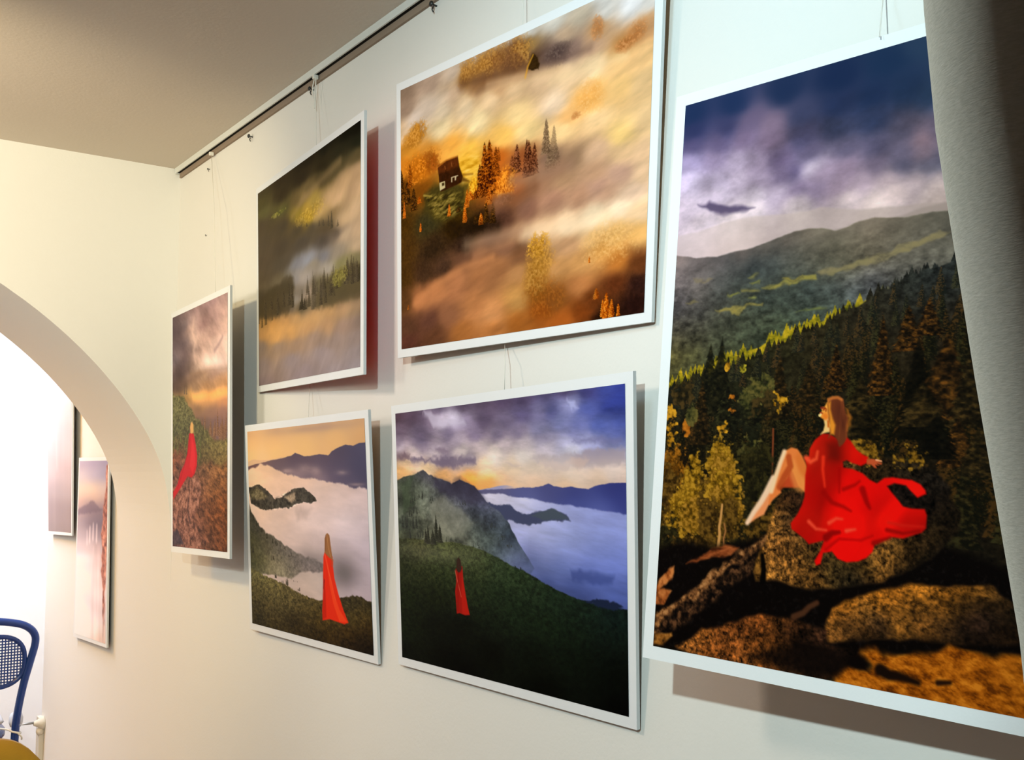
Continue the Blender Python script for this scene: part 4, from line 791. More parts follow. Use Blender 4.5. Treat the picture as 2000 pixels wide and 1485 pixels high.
    for q in ([(0.5835,0.5883)], [(0.6069,0.5921)], [(0.6467,0.6132)], [(0.6579,0.6178)]):
        a.conifer(q[0][0], q[0][1], .016, .006, [(18, 24, 24), (34, 42, 36), (44, 52, 44)], 9)
    for q, h, wd in (([(0.211,0.5122)], .112, .022), ([(0.23,0.5176)], .075, .026), ([(0.167,0.5254)], .082, .018), ([(0.1549,0.5218)], .06, .018), ([(0.1926,0.5262)], .06, .03)):
        a.conifer(q[0][0], q[0][1], h, wd, [(30, 30, 24), (44, 44, 34), (62, 60, 46)], int(q[0][0] * 999), dens=.95)
    a.paint(a.blob(.2, .56, .22, .04) * .18, (190, 186, 160))
    # figure in red
    a.paint(a.poly([(0.3071,0.6118),(0.3158,0.6027),(0.3409,0.5986),(0.3423,0.64),(0.3517,0.6911),(0.3634,0.752),(0.3709,0.776),(0.3489,0.781),(0.3214,0.7764),(0.3073,0.7804),(0.3055,0.7489),(0.3016,0.6966),(0.3082,0.6643)], .0025), (150, 22, 12))
    a.paint(a.poly([(0.3406,0.609),(0.3444,0.6606),(0.3538,0.7116),(0.3709,0.776),(0.3353,0.7766),(0.3324,0.6932)], .004) * .8, (176, 28, 14))
    a.paint(a.stroke([(0.3041,0.6184),(0.3166,0.6634),(0.3317,0.7142)], .0022, .0016, .002) * .8, (206, 96, 70))
    a.paint(a.stroke([(0.3208,0.6211),(0.3156,0.695),(0.3133,0.769)], .002, .002, .002) * .6, (90, 10, 6))
    a.paint(a.poly([(0.3099,0.6116),(0.3138,0.5777),(0.3226,0.5656),(0.3333,0.5763),(0.3378,0.6092),(0.3291,0.6225),(0.3179,0.6235)], .003), (52, 34, 26))
    a.im = np.clip(a.im, 0, 1)


def art_rock(a):
    # sky
    w = a.warp(.014, 8, 3, 5)
    a.im = a.field([(0.0254,0.0193,28,48,86),(0.1558,0.0217,28,48,86),(0.3061,0.023,28,46,80),(0.4442,0.0242,24,42,76),(0.5716,0.0253,26,48,80),(0.6505,0.0127,38,60,88),(0.7483,0.0165,40,60,86),(0.0288,0.0533,42,52,92),(0.1386,0.0642,54,60,98),(0.2108,0.0631,100,92,122),(0.2717,0.0793,122,108,132),(0.3571,0.0749,58,66,98),(0.4473,0.0723,36,50,84),(0.5332,0.0757,30,48,82),(0.6143,0.0732,32,52,84),(0.6768,0.0846,38,58,86),(0.7515,0.0983,40,58,86),(0.0322,0.0871,80,78,118),(0.1201,0.0937,92,86,122),(0.1929,0.092,112,100,130),(0.2737,0.1045,114,100,124),(0.3602,0.1179,72,72,102),(0.45,0.1141,54,62,90),(0.5358,0.1221,44,56,86),(0.602,0.1441,78,78,100),(0.6498,0.1627,136,116,128),(0.68,0.1565,88,86,108),(0.7541,0.1682,70,76,98),(0.0242,0.1191,150,144,182),(0.1117,0.1184,140,130,162),(0.1755,0.1275,172,162,188),(0.2375,0.1427,152,140,166),(0.2962,0.1449,94,84,114),(0.381,0.151,84,80,108),(0.4702,0.1582,82,80,104),(0.5384,0.1682,76,76,102),(0.6037,0.1779,88,86,108),(0.6512,0.1903,122,108,122),(0.6896,0.2013,86,86,108),(0.7558,0.2108,84,88,106),(0.0283,0.1593,198,192,222),(0.116,0.1642,182,174,202),(0.1886,0.161,194,184,208),(0.2501,0.1755,162,150,176),(0.3083,0.1771,108,98,128),(0.3459,0.1761,80,74,108),(0.3826,0.1752,196,188,206),(0.4198,0.1921,152,138,162),(0.4724,0.1933,132,118,140),(0.5401,0.1969,102,94,116),(0.6052,0.2058,74,76,100),(0.6525,0.2178,76,80,102),(0.6903,0.2176,82,86,106),(0.7564,0.2267,90,94,108),(0.0323,0.1992,216,208,230),(0.1178,0.1837,204,196,218),(0.2326,0.2042,210,202,220),(0.301,0.2066,182,172,194),(0.367,0.2118,120,108,140),(0.4038,0.2194,128,116,144),(0.4568,0.2202,152,136,158),(0.5081,0.221,162,148,164),(0.5742,0.2251,176,162,170),(0.6377,0.2311,186,172,176),(0.6911,0.2371,184,172,174),(0.757,0.2436,178,166,166),(0.069,0.2359,218,210,224),(0.2247,0.228,220,212,220),(0.3686,0.234,214,204,210),(0.4754,0.241,208,196,198),(0.5833,0.2446,198,184,184),(0.6918,0.2527,186,174,172),(0.7576,0.2584,176,164,160),(0.1758,0.2475,216,208,214),(0.3698,0.2508,214,204,206),(0.5436,0.2594,206,194,192),(0.6926,0.2715,184,172,168)], p=4.4, wrp=w, eps=3e-4)
    n = a.noise(7, 12, seed=5, octaves=6, gain=.62)
    n2 = a.noise(20, 30, seed=15, octaves=5, gain=.65)
    cl = _sm((.345 - a.V) / .06) * _sm((a.V - .03) / .1)
    a.im = np.clip(a.im * (1 + (cl * ((n - .5) * .5 + (n2 - .5) * .42))[..., None]), 0, 1)
    # small dark cloud
    m = a.poly([(0.0557,0.2017),(0.0855,0.2044),(0.098,0.1997),(0.1111,0.2028),(0.1276,0.2094),(0.1471,0.2147),(0.1783,0.2168),(0.197,0.2202),(0.2338,0.2278),(0.21,0.2303),(0.1671,0.2291),(0.1294,0.2287),(0.1031,0.2203),(0.0828,0.2103)], .005, .005, 50, 2)
    a.paint(m * .9, (80, 72, 104))
    # far ridges
    far = a.below([(-0.006,0.2547),(0.0608,0.2529),(0.1498,0.2446),(0.199,0.2432),(0.247,0.2441),(0.3395,0.2501),(0.3892,0.2504),(0.4159,0.2475),(0.4691,0.2572),(0.5204,0.2645),(0.5939,0.269),(0.7001,0.2749),(0.876,0.2867)], .003, .002, 30, 1)
    a.paint(far * .62, a.field([(0.0082,0.26,190,184,190),(0.157,0.256,194,186,186),(0.3065,0.2609,190,180,176),(0.4434,0.2619,176,166,160),(0.618,0.2783,168,158,152),(0.0314,0.2897,214,204,200),(0.1605,0.294,216,200,188),(0.2506,0.2879,212,196,184),(0.4181,0.28,194,182,172),(0.8364,0.2941,150,145,140)], 3))
    far2 = a.below([(0.522,0.2911),(0.5948,0.2863),(0.6323,0.2832),(0.6733,0.2782),(0.709,0.2766),(0.7524,0.2748),(0.8757,0.2777)], .003, .002, 30, 4) * _sm((a.U - .42) / .05)
    a.paint(far2 * .6, (148, 140, 134))
    a.paint(far * a.blob(.25, .43, .45, .045) * .45, (222, 208, 198))
    # the long ridge
    ridge = [(-0.0723,0.2833),(0.0013,0.2916),(0.0656,0.3021),(0.1303,0.3064),(0.1919,0.3015),(0.2279,0.2997),(0.2745,0.2939),(0.3087,0.2893),(0.3475,0.2825),(0.3915,0.2828),(0.4211,0.2845),(0.4558,0.293),(0.4815,0.2909),(0.5115,0.2845),(0.5511,0.2821),(0.5853,0.2865),(0.6186,0.2896),(0.651,0.2886),(0.6783,0.2884),(0.7184,0.2898),(0.7953,0.2924),(0.8762,0.2958)]
    rm = a.below(ridge, .002, .002, 40, 6)
    base = a.field([(0.0034,0.2976,132,120,122),(0.0718,0.3078,112,108,114),(0.1409,0.3179,98,98,106),(0.0101,0.3273,108,104,112),(0.0738,0.3284,88,90,96),(0.2057,0.3077,124,112,108),(0.2688,0.3057,112,106,98),(0.3291,0.2961,116,108,98),(0.3876,0.2906,124,116,98),(0.4305,0.2913,118,114,96),(0.486,0.2916,122,116,98),(0.5367,0.2879,134,124,106),(0.1747,0.3248,64,78,84),(0.2395,0.3304,44,66,76),(0.286,0.3266,52,70,74),(0.3314,0.3268,76,84,78),(0.3899,0.3227,92,94,78),(0.4464,0.3187,96,98,76),(0.5009,0.3149,100,98,78),(0.5381,0.3132,112,106,86),(0.2408,0.3461,34,56,66),(0.3027,0.3453,40,62,68),(0.3621,0.3409,66,80,74),(0.4198,0.3421,84,92,74),(0.4753,0.3397,104,106,80),(0.5287,0.3337,112,110,84),(0.0231,0.3491,96,96,104),(0.0762,0.3531,104,104,104),(0.1447,0.3583,66,78,82),(0.1943,0.362,52,70,70),(0.2579,0.3629,54,70,64),(0.3342,0.3631,62,78,62),(0.394,0.3807,44,66,66),(0.4493,0.3629,88,98,76),(0.5035,0.3566,108,112,80),(0.5402,0.349,118,114,84),(0.022,0.3738,78,82,92),(0.079,0.3818,84,88,86),(0.1469,0.3824,60,74,72),(0.2122,0.3829,56,74,58),(0.2757,0.3912,36,58,58),(0.3362,0.3896,44,66,60),(0.3945,0.3882,40,62,64),(0.4507,0.3849,46,68,76),(0.5048,0.3782,70,82,86),(0.5414,0.3704,82,88,94),(0.0174,0.3983,52,58,70),(0.0812,0.4042,50,58,62),(0.1495,0.4103,60,70,58),(0.2146,0.4104,54,72,56),(0.2773,0.4104,44,64,56),(0.3379,0.4123,46,68,62),(0.3962,0.4123,50,74,68),(0.4521,0.4068,54,78,78),(0.5061,0.3998,58,78,88),(0.5451,0.3884,66,80,96),(0.0164,0.4229,66,70,58),(0.0836,0.4286,62,68,54),(0.1513,0.4302,58,70,52),(0.2163,0.4299,60,76,52),(0.2789,0.4296,64,82,54),(0.3389,0.4255,62,84,62),(0.397,0.4234,58,82,66),(0.4529,0.4178,64,86,70),(0.0124,0.4535,78,80,50),(0.0862,0.4548,66,72,48),(0.1535,0.454,60,72,50),(0.2179,0.4494,58,74,54),(0.2802,0.4468,62,80,58),(0.3252,0.4416,72,96,60),(0.0117,0.48,84,84,40),(0.0713,0.4783,70,74,40),(0.1883,0.4771,60,70,44)], 3.2, eps=4e-4)
    a.paint(rm, base)
    t = a.noise(80, 120, seed=8, octaves=3, gain=.7)
    t2 = a.noise(14, 40, seed=9, octaves=4, rot=-.25)
    dv = np.clip((a.V - a.line(ridge)[None, :]) / .12, 0, 1)
    a.im *= 1 + (rm * ((t - .5) * (.15 + 1.0 * dv) + (t2 - .5) * .55))[..., None]
    L = a.im.mean(2, keepdims=True)
    q = rm[..., None] * (.42 * _sm((.55 - a.V) / .15))[..., None]
    a.im = np.clip(a.im * (1 - q) + q * L * np.array([1.06, 1.0, .93]), 0, 1)
    # meadows on the valley floor
    for q, c in (([(0.2681,0.3733),(0.2893,0.3682),(0.3404,0.3664),(0.3785,0.3665),(0.3753,0.3616),(0.4097,0.3597),(0.4132,0.3693),(0.3643,0.371),(0.3199,0.3724),(0.2869,0.3776)], (140, 138, 70)),
                 ([(0.3221,0.3621),(0.3754,0.3629),(0.3785,0.3665),(0.3314,0.3657)], (140, 132, 60)),
                 ([(0.1321,0.4029),(0.1815,0.4015),(0.2327,0.3995),(0.2734,0.4002),(0.2706,0.4038),(0.2332,0.4047),(0.2111,0.4072),(0.2024,0.4174),(0.1828,0.4159),(0.1791,0.4101),(0.1459,0.4081)], (144, 138, 72)),
                 ([(0.1663,0.3777),(0.1923,0.3766),(0.2055,0.3795),(0.1799,0.3826)], (120, 126, 62)), ([(0.2082,0.3738),(0.2369,0.3739),(0.2622,0.3767),(0.2436,0.3789),(0.2117,0.3766)], (124, 122, 66)),
                 ([(0.2286,0.3879),(0.2411,0.3865),(0.2537,0.3877),(0.2383,0.3909)], (140, 150, 74)), ([(0.2297,0.3637),(0.2579,0.3625),(0.2644,0.3663),(0.2395,0.3677)], (118, 124, 62)),
                 ([(0.2257,0.3546),(0.2411,0.349),(0.2505,0.3492),(0.2448,0.3561)], (128, 130, 74)),
                 ([(0.3623,0.4232),(0.3966,0.4179),(0.4304,0.4145),(0.4362,0.4176),(0.3826,0.4225)], (112, 126, 66)), ([(0.0441,0.3815),(0.0649,0.3788),(0.0792,0.3838),(0.055,0.3853)], (124, 120, 78)),
                 ([(0.0579,0.3435),(0.1165,0.344),(0.1201,0.3463),(0.0757,0.3474)], (128, 122, 96)),
                 ([(0.4351,0.36),(0.4898,0.3536),(0.5426,0.3457),(0.5429,0.351),(0.5036,0.3584),(0.4494,0.3648)], (128, 128, 84)),
                 ([(0.4127,0.356),(0.5253,0.3486),(0.6209,0.3342),(0.702,0.3198),(0.7198,0.3248),(0.6307,0.3449),(0.5359,0.3595),(0.4238,0.3639)], (134, 128, 92))):
        a.paint(a.poly(q, .003, .006, 60, 3) * np.clip(.35 + t * .9, 0, 1), c)
    # near wooded slope in light, then its bright crest
    crest = [(-0.0173,0.5262),(-0.0017,0.523),(0.0444,0.5142),(0.0803,0.5058),(0.1041,0.503),(0.1334,0.4988),(0.1731,0.4881),(0.2123,0.4804),(0.237,0.4753),(0.2669,0.4716),(0.2931,0.4611),(0.3245,0.4553),(0.3502,0.449),(0.3756,0.4448),(0.4006,0.4404),(0.4254,0.4379),(0.4496,0.4319),(0.4733,0.4248),(0.4968,0.418),(0.5201,0.4142),(0.5428,0.4064),(0.5698,0.399),(0.6009,0.3937),(0.6312,0.3853),(0.6482,0.3806),(0.6735,0.3728),(0.6986,0.3719),(0.7312,0.3647),(0.7944,0.3507),(0.8699,0.3355)]
    lit = a.treeline([(u, v + .006) for u, v in crest], 130, .008, .02, .35, 5)
    cm = a.below(lit, .0015) * (1 - a.below([(u, v + .035) for u, v in crest], .01)) * _sm((.62 - a.U) / .12)
    a.paint(cm, _ramp(t * 1.7 - .35, [(80, 86, 22), (150, 140, 24), (206, 180, 40)]))
    dark = a.treeline([(u, v + .022 - .018 * min(1, max(0, (u - .3) / .3))) for u, v in crest], 190, .006, .022, .34, 6)
    dm = a.below(dark, .0018)
    wood = a.field([(0.0026,0.5396,22,28,24),(0.0963,0.5337,30,28,14),(0.1784,0.5221,34,36,18),(0.2571,0.5148,36,38,22),(0.3464,0.4991,40,40,22),(0.4313,0.4842,42,38,22),(0.014,0.5802,20,26,24),(0.1017,0.589,34,30,16),(0.1992,0.5745,20,24,16),(0.261,0.5621,30,38,26),(0.3506,0.5545,34,32,18),(0.4352,0.5418,34,28,16),(0.0191,0.6285,40,36,12),(0.1065,0.638,18,18,10),(0.2048,0.6374,10,14,10),(0.2984,0.6461,20,24,12),(0.3836,0.6094,20,22,14),(0.4632,0.5478,30,26,16),(0.0593,0.6777,12,12,8),(0.2712,0.6833,16,20,10)] + [(0.5411,0.4408,44,42,30),(0.6482,0.4104,38,44,42),(0.7158,0.3912,36,44,46),(0.5455,0.5162,34,30,18),(0.6523,0.4957,32,28,16),(0.7359,0.4756,40,34,24),(0.6221,0.5913,8,8,6),(0.7223,0.5455,34,26,12),(0.7578,0.6154,18,14,8),(0.8067,0.6603,22,16,8),(0.5884,0.6274,6,8,6),(0.819,0.5705,20,20,12)], 3)
    a.paint(dm, wood)
    tt = a.noise(110, 150, seed=21, octaves=3, gain=.75)
    a.im *= 1 + (dm * (tt - .5) * 1.6)[..., None]
    # rows of firs, small ones high up the slope, tall ones below
    r = np.random.RandomState(3)
    cl = np.interp
    cu, cv = [p[0] for p in sorted(crest)], [p[1] for p in sorted(crest)]
    for k in range(420):
        u = r.rand() * 1.02
        top = cl(u, cu, cv)
        d = (k / 420.0) ** 1.1 * .42
        v = top + .03 + d + .01 * r.rand()
        if v > .80:
            continue
        h = .028 + .22 * d + .02 * r.rand()
        warm = r.rand() < (.25 + .35 * (u > .35))
        far_ = max(0., 1 - d / .12)
        sh, mid = (12, 14, 8), ((46, 42, 20) if not warm else (64, 46, 18))
        hi = (96, 66, 26) if warm else (70, 70, 34)
        g = np.array([10, 14, 16]) * far_
        a.conifer(u, v, h, h * (.20 + .06 * r.rand()), [np.array(sh) + g, np.array(sh) + g, np.array(mid) + g, np.array(hi) * .8 + g], 100 + k, dens=.75, var=.45)
    for q, w, c in (([(0.1262,0.5814),(0.1147,0.4608)], .030, 0), ([(0.1595,0.5934),(0.145,0.4514)], .034, 0), ([(0.1071,0.6438),(0.1024,0.5259)], .030, 1), ([(0.3278,0.6019),(0.3191,0.4906)], .030, 1), ([(0.4046,0.5843),(0.4019,0.5066)], .03, 1), ([(0.2588,0.609),(0.248,0.5183)], .03, 5), ([(0.183,0.6089),(0.1763,0.5356)], .03, 5),
                 ([(0.5814,0.5665),(0.5743,0.4377)], .026, 2), ([(0.4716,0.5545),(0.4666,0.4777)], .022, 2), ([(0.6386,0.4999),(0.6296,0.4263)], .028, 2), ([(0.6825,0.4778),(0.6798,0.4198)], .026, 2), ([(0.5338,0.635),(0.5239,0.533)], .045, 3), ([(0.6625,0.6342),(0.6374,0.4756)], .040, 4), ([(0.7249,0.6061),(0.721,0.4749)], .055, 2), ([(0.6752,0.6153),(0.6684,0.5442)], .05, 3),
                 ([(0.7769,0.6154),(0.7528,0.4905)], .04, 3), ([(0.7505,0.6748),(0.7507,0.5993)], .036, 2), ([(0.7075,0.6618),(0.7044,0.592)], .04, 4), ([(0.7952,0.6873),(0.7893,0.6109)], .035, 3)):
        cs = [[(6, 9, 7), (14, 17, 10), (26, 28, 16), (44, 44, 24)], [(10, 10, 6), (26, 22, 11), (50, 38, 17), (88, 62, 26)], [(10, 8, 5), (30, 21, 10), (68, 45, 17), (118, 76, 26)],
              [(10, 10, 6), (24, 21, 11), (46, 38, 18), (78, 62, 28)], [(4, 5, 4), (8, 9, 6), (13, 13, 8), (20, 19, 11)], [(9, 11, 8), (20, 22, 13), (36, 40, 22), (60, 60, 32)]][c]
        a.conifer(q[0][0], q[0][1], q[0][1] - q[1][1], w, cs, int(1000 * q[0][0]) + 7, var=.42, lit=-.5, dens=.9)
    for q, ru, rv, cs in (([(0.2035,0.5688)], .018, .025, 0), ([(0.1736,0.6127)], .022, .014, 1), ([(0.2224,0.5118)], .016, .012, 2), ([(0.18,0.5047)], .01, .012, 1), ([(0.0665,0.6125)], .018, .018, 0), ([(0.2397,0.5675)], .03, .026, 3),
                          ([(0.2781,0.5455)], .04, .03, 3), ([(0.3225,0.5724)], .03, .02, 1), ([(0.0779,0.5888)], .02, .02, 3), ([(0.0112,0.6205)], .03, .05, 1), ([(0.046,0.5485)], .04, .03, 4), ([(0.2936,0.5869)], .05, .04, 4), ([(0.258,0.6725)], .05, .05, 3)):
        a.leafy(q[0][0], q[0][1], ru, rv, [[(70, 40, 8), (150, 90, 22), (186, 120, 30)], [(90, 64, 8), (160, 118, 24), (206, 160, 40)], [(90, 84, 10), (150, 146, 40), (190, 180, 50)], [(24, 30, 14), (58, 62, 30), (96, 92, 44)], [(14, 16, 10), (40, 36, 18), (70, 58, 28)]][cs], 40 + int(900 * q[0][1]), f=120, thr=.47)
    # bare trunk
    a.paint(a.stroke([(0.3176,0.6166),(0.3193,0.6459),(0.3211,0.6987)], .0016, .0016, .001), (120, 62, 34))
    # dark hollow under the trees, birches at the left
    hol = a.poly([(-0.0073,0.6611),(0.0841,0.6564),(0.1357,0.6685),(0.2256,0.6583),(0.2968,0.6833),(0.3129,0.7086),(0.2756,0.7697),(0.3055,0.7903),(0.2365,0.8164),(0.1923,0.8172),(0.1328,0.8314),(0.0846,0.8505),(0.0058,0.8741)], .03)
    a.paint(hol * .75, (13, 12, 7))
    for q, ru, rv, tn, f in (([(0.0388,0.8135)], .11, .09, 4, 150), ([(0.1248,0.8123)], .10, .05, 3, 150), ([(0.2388,0.7437)], .06, .09, 4, 150), ([(0.2767,0.7147)], .05, .07, 4, 150), ([(0.0292,0.7534)], .06, .06, 4, 150),
                             ([(0.0114,0.6796)], .030, .032, 0, 150), ([(0.0064,0.6947)], .042, .04, 0, 150), ([(0.0394,0.694)], .040, .05, 0, 150), ([(0.022,0.7166)], .055, .05, 3, 150), ([(0.0109,0.7374)], .035, .05, 3, 150),
                             ([(0.0948,0.6837)], .024, .035, 1, 150), ([(0.095,0.7019)], .036, .04, 1, 150), ([(0.1101,0.7269)], .050, .05, 1, 150), ([(0.0934,0.7491)], .062, .04, 1, 150), ([(0.0728,0.7663)], .062, .04, 1, 150), ([(0.1081,0.7702)], .05, .035, 2, 150), ([(0.1388,0.7331)], .035, .05, 3, 150),
                             ([(0.1658,0.6608)], .022, .036, 1, 150), ([(0.1703,0.6769)], .040, .05, 1, 150), ([(0.175,0.6946)], .050, .05, 1, 150), ([(0.1798,0.714)], .050, .06, 2, 150), ([(0.1909,0.7367)], .056, .06, 1, 150), ([(0.1955,0.7541)], .058, .05, 2, 150), ([(0.2089,0.771)], .04, .04, 3, 150), ([(0.1556,0.7805)], .04, .05, 3, 150), ([(0.2989,0.7771)], .05, .05, 3, 150)):
        a.leafy(q[0][0], q[0][1], ru, rv, [[(44, 26, 4), (104, 68, 12), (160, 108, 28)], [(50, 38, 4), (118, 90, 16), (176, 140, 38)], [(46, 34, 4), (112, 84, 18), (166, 128, 42)], [(24, 18, 5), (62, 46, 14), (104, 80, 28)], [(9, 10, 6), (26, 26, 12), (48, 46, 20)]][tn], 60 + int(700 * q[0][0]), f=f, thr=.44, soft=.2)
    a.paint(a.stroke([(0.1857,0.7457),(0.1844,0.7633),(0.1809,0.7846),(0.1831,0.795),(0.1805,0.8197)], .002, .003, .0012), (196, 150, 84))
    a.paint(a.stroke([(0.1946,0.7769),(0.1999,0.7889),(0.1956,0.8014),(0.1963,0.8153)], .0014, .0018, .001), (150, 104, 56))
    # rocks
    dk = a.poly([(-0.0158,0.8313),(0.0749,0.8123),(0.1748,0.8167),(0.3039,0.7933),(0.3526,0.753),(0.692,0.7753),(0.8475,0.8065),(0.9191,0.8323),(0.9213,0.9184),(0.6173,0.9498),(0.4401,1.0022),(-0.0031,1.0022)], .01)
    a.paint(dk, (7, 5, 4))
    n1 = a.noise(170, seed=31, octaves=3, gain=.8)
    sp = _sm((n1 - .62) / .08)
    a.paint(dk * sp * .25, (40, 36, 34))
    a.tex(a.poly([(0.0877,0.8503),(0.1332,0.8349),(0.1389,0.8301),(0.1775,0.8199),(0.1981,0.8152),(0.2392,0.8145),(0.2199,0.8277),(0.1937,0.8328),(0.152,0.839),(0.1157,0.8467)], .003, .004, 60, 1), [(60, 28, 12), (120, 62, 28), (160, 92, 46)], 60, 33, fy=170, rot=-.2)
    a.tex(a.poly([(-0.0082,0.9),(0.0086,0.8815),(0.0316,0.8645),(0.0523,0.8579),(0.0511,0.875),(0.0312,0.8901),(0.0105,0.8985),(0.0479,0.9024),(0.0257,0.9246),(-0.002,0.9277)], .003, .004, 60, 2), [(60, 28, 10), (150, 84, 36), (196, 128, 66)], 90, 34, mod=.1)
    # the long slab at the left
    slab = [(-0.0014,0.9611),(0.0029,0.9437),(0.0673,0.9143),(0.1293,0.8826),(0.1781,0.8526),(0.2315,0.8263),(0.2836,0.8039),(0.3192,0.7877),(0.3252,0.7984),(0.3002,0.8125),(0.2535,0.8282),(0.206,0.8507),(0.1693,0.8795),(0.1316,0.9056),(0.0743,0.9238),(0.04,0.9437),(0.0178,0.9661),(0.0005,0.978)]
    a.tex(a.poly([(-0.0006,0.9679),(0.068,0.921),(0.1787,0.8592),(0.2842,0.8103),(0.325,0.7953),(0.3221,0.8239),(0.2973,0.8413),(0.2565,0.8633),(0.2092,0.8862),(0.172,0.9087),(0.1341,0.9317),(0.0778,0.9569),(0.0311,0.9749),(0.0004,0.9882)], .006, .006, 60, 13), [(8, 6, 5), (26, 18, 12), (58, 40, 24), (96, 66, 40)], 130, 55, con=2.2)
    a.tex(a.poly(slab, .004, .006, 60, 3), [(30, 20, 12), (92, 62, 34), (140, 98, 54), (176, 132, 80)], 130, 35, con=2.0)
    a.tex(a.poly([(-0.0004,0.9985),(0.0007,0.9797),(0.0551,0.9708),(0.0588,0.9772),(0.0333,0.9949)], .003, .003, 60, 4), [(40, 24, 8), (120, 78, 28), (170, 120, 50)], 120, 36)
    # boulder under the sitter
    bo = [(0.5919,0.6635),(0.6243,0.663),(0.6718,0.6676),(0.703,0.6797),(0.7339,0.6999),(0.7527,0.7282),(0.7626,0.7585),(0.7372,0.7803),(0.7025,0.803),(0.6485,0.8276),(0.6019,0.8458),(0.5332,0.8554),(0.4366,0.8675),(0.3853,0.8647),(0.317,0.8629),(0.312,0.8492),(0.3066,0.8308),(0.3051,0.8121),(0.3148,0.7879),(0.328,0.7589),(0.3338,0.7351),(0.348,0.7205),(0.3891,0.7145),(0.4908,0.6707)]
    light = a.field([(0.3375,0.7326,46,30,14),(0.3249,0.7685,150,106,44),(0.319,0.7924,160,112,46),(0.3141,0.828,140,96,40),(0.343,0.8028,100,66,30),(0.3705,0.7664,50,36,22),(0.3903,0.7307,40,26,16),(0.3757,0.8355,112,76,32),(0.3471,0.856,132,92,38),(0.4205,0.8438,96,66,28),(0.4476,0.8194,50,38,18),(0.4911,0.8388,56,46,22),(0.5192,0.8478,44,38,22),(0.5514,0.8236,64,50,22),(0.594,0.8207,150,104,42),(0.6094,0.8069,140,96,38),(0.6015,0.8395,110,74,30),(0.6307,0.7864,120,86,38),(0.6773,0.7837,76,56,28),(0.7069,0.7675,60,46,24),(0.6488,0.8339,14,14,12),(0.709,0.8129,16,16,12),(0.7359,0.7495,34,28,18),(0.7034,0.6881,40,36,30),(0.6564,0.6722,62,52,34),(0.5928,0.6799,70,54,28),(0.5599,0.6828,84,62,28),(0.6426,0.7111,34,26,24),(0.6901,0.7307,28,22,18),(0.7523,0.7897,18,16,14),(0.4505,0.8619,70,48,20),(0.5398,0.8528,30,28,22)], 3.5, eps=4e-4)
    bm = a.poly(bo, .004, .004, 50, 5)
    a.paint(bm, light)
    g1 = a.noise(150, seed=37, octaves=3, gain=.85)
    a.im *= (1 + bm * (g1 - .5) * 2.9)[..., None]
    ux = [(0.4681,0.8069)][0][0]
    a.im *= (1 - bm * .5 * _sm((a.U - ux) / .12) * (1 - .75 * a.blob(*[(0.6004,0.8182)][0], .05, .05)))[..., None]
    a.im = np.clip(a.im, 0, 1)
    a.tex(a.poly([(0.2869,0.8534),(0.2871,0.8321),(0.3012,0.8123),(0.3103,0.8282),(0.3083,0.8519),(0.3016,0.8653),(0.2898,0.865)], .003, .003, 60, 6), [(40, 26, 8), (110, 78, 30), (160, 116, 46)], 120, 38)
    a.paint(a.stroke([(0.3052,0.8238),(0.3118,0.8469),(0.31,0.8634)], .004, .006, .003), (4, 3, 2))
    for q in ([(0.528,0.6566),(0.5406,0.6408),(0.5681,0.6517),(0.562,0.6606)], [(0.6276,0.6662),(0.6396,0.6509),(0.6559,0.6614),(0.6681,0.6548),(0.6748,0.6654)]):
        cu_, cv_ = np.mean([p[0] for p in q]), np.mean([p[1] for p in q])
        a.leafy(cu_, cv_, .045, .022, [(40, 30, 6), (100, 74, 18), (156, 120, 36)], 71, f=160, thr=.47, soft=.2)
    # long rock to the right and the two in front
    lr = [(0.4769,0.9391),(0.4733,0.9219),(0.4783,0.9082),(0.4895,0.894),(0.5195,0.8804),(0.5525,0.87),(0.5913,0.8593),(0.6325,0.8518),(0.6633,0.8447),(0.6846,0.8418),(0.7087,0.8406),(0.7325,0.8408),(0.7672,0.8387),(0.804,0.8362),(0.8289,0.8372),(0.8373,0.8414),(0.8511,0.8481),(0.8673,0.8545),(0.9043,0.8608),(0.9055,0.9043),(0.7986,0.9177),(0.6823,0.92),(0.5562,0.9331),(0.4892,0.9422)]
    lm = a.poly(lr, .004, .004, 50, 7)
    lf = a.field([(0.4809,0.9212,140,92,34),(0.4932,0.898,140,88,26),(0.5265,0.8841,150,92,22),(0.5541,0.8968,110,74,30),(0.5215,0.9128,70,48,26),(0.4988,0.9303,110,74,32),(0.5734,0.8886,190,130,50),(0.592,0.872,160,98,24),(0.5872,0.9023,50,40,32),(0.604,0.9134,18,14,12),(0.5687,0.9211,70,46,20),(0.633,0.8623,160,98,26),(0.679,0.8522,176,112,32),(0.724,0.8507,150,94,26),(0.7675,0.8451,120,76,22),(0.8098,0.8417,140,92,30),(0.6433,0.8802,120,80,28),(0.6478,0.9069,170,112,38),(0.6713,0.8819,70,48,20),(0.6936,0.9045,150,98,40),(0.6696,0.911,30,22,12),(0.71,0.8702,90,60,22),(0.7393,0.8636,96,62,20),(0.7683,0.8651,46,34,16),(0.729,0.8969,60,42,22),(0.7965,0.8607,12,10,8),(0.8376,0.8512,60,44,22),(0.8248,0.8778,20,16,12),(0.8653,0.874,20,16,10),(0.7695,0.897,24,18,14),(0.8058,0.8855,56,38,30),(0.8525,0.8945,24,16,8),(0.7122,0.9189,4,3,2),(0.7983,0.9099,3,2,2),(0.5562,0.9331,10,8,6)], 3.6, eps=3e-4)
    a.paint(lm, lf)
    g2 = a.noise(130, 170, seed=41, octaves=3, gain=.85)
    a.im *= 1 + (lm * (g2 - .5) * 2.1)[..., None]
    a.im = np.clip(a.im, 0, 1)
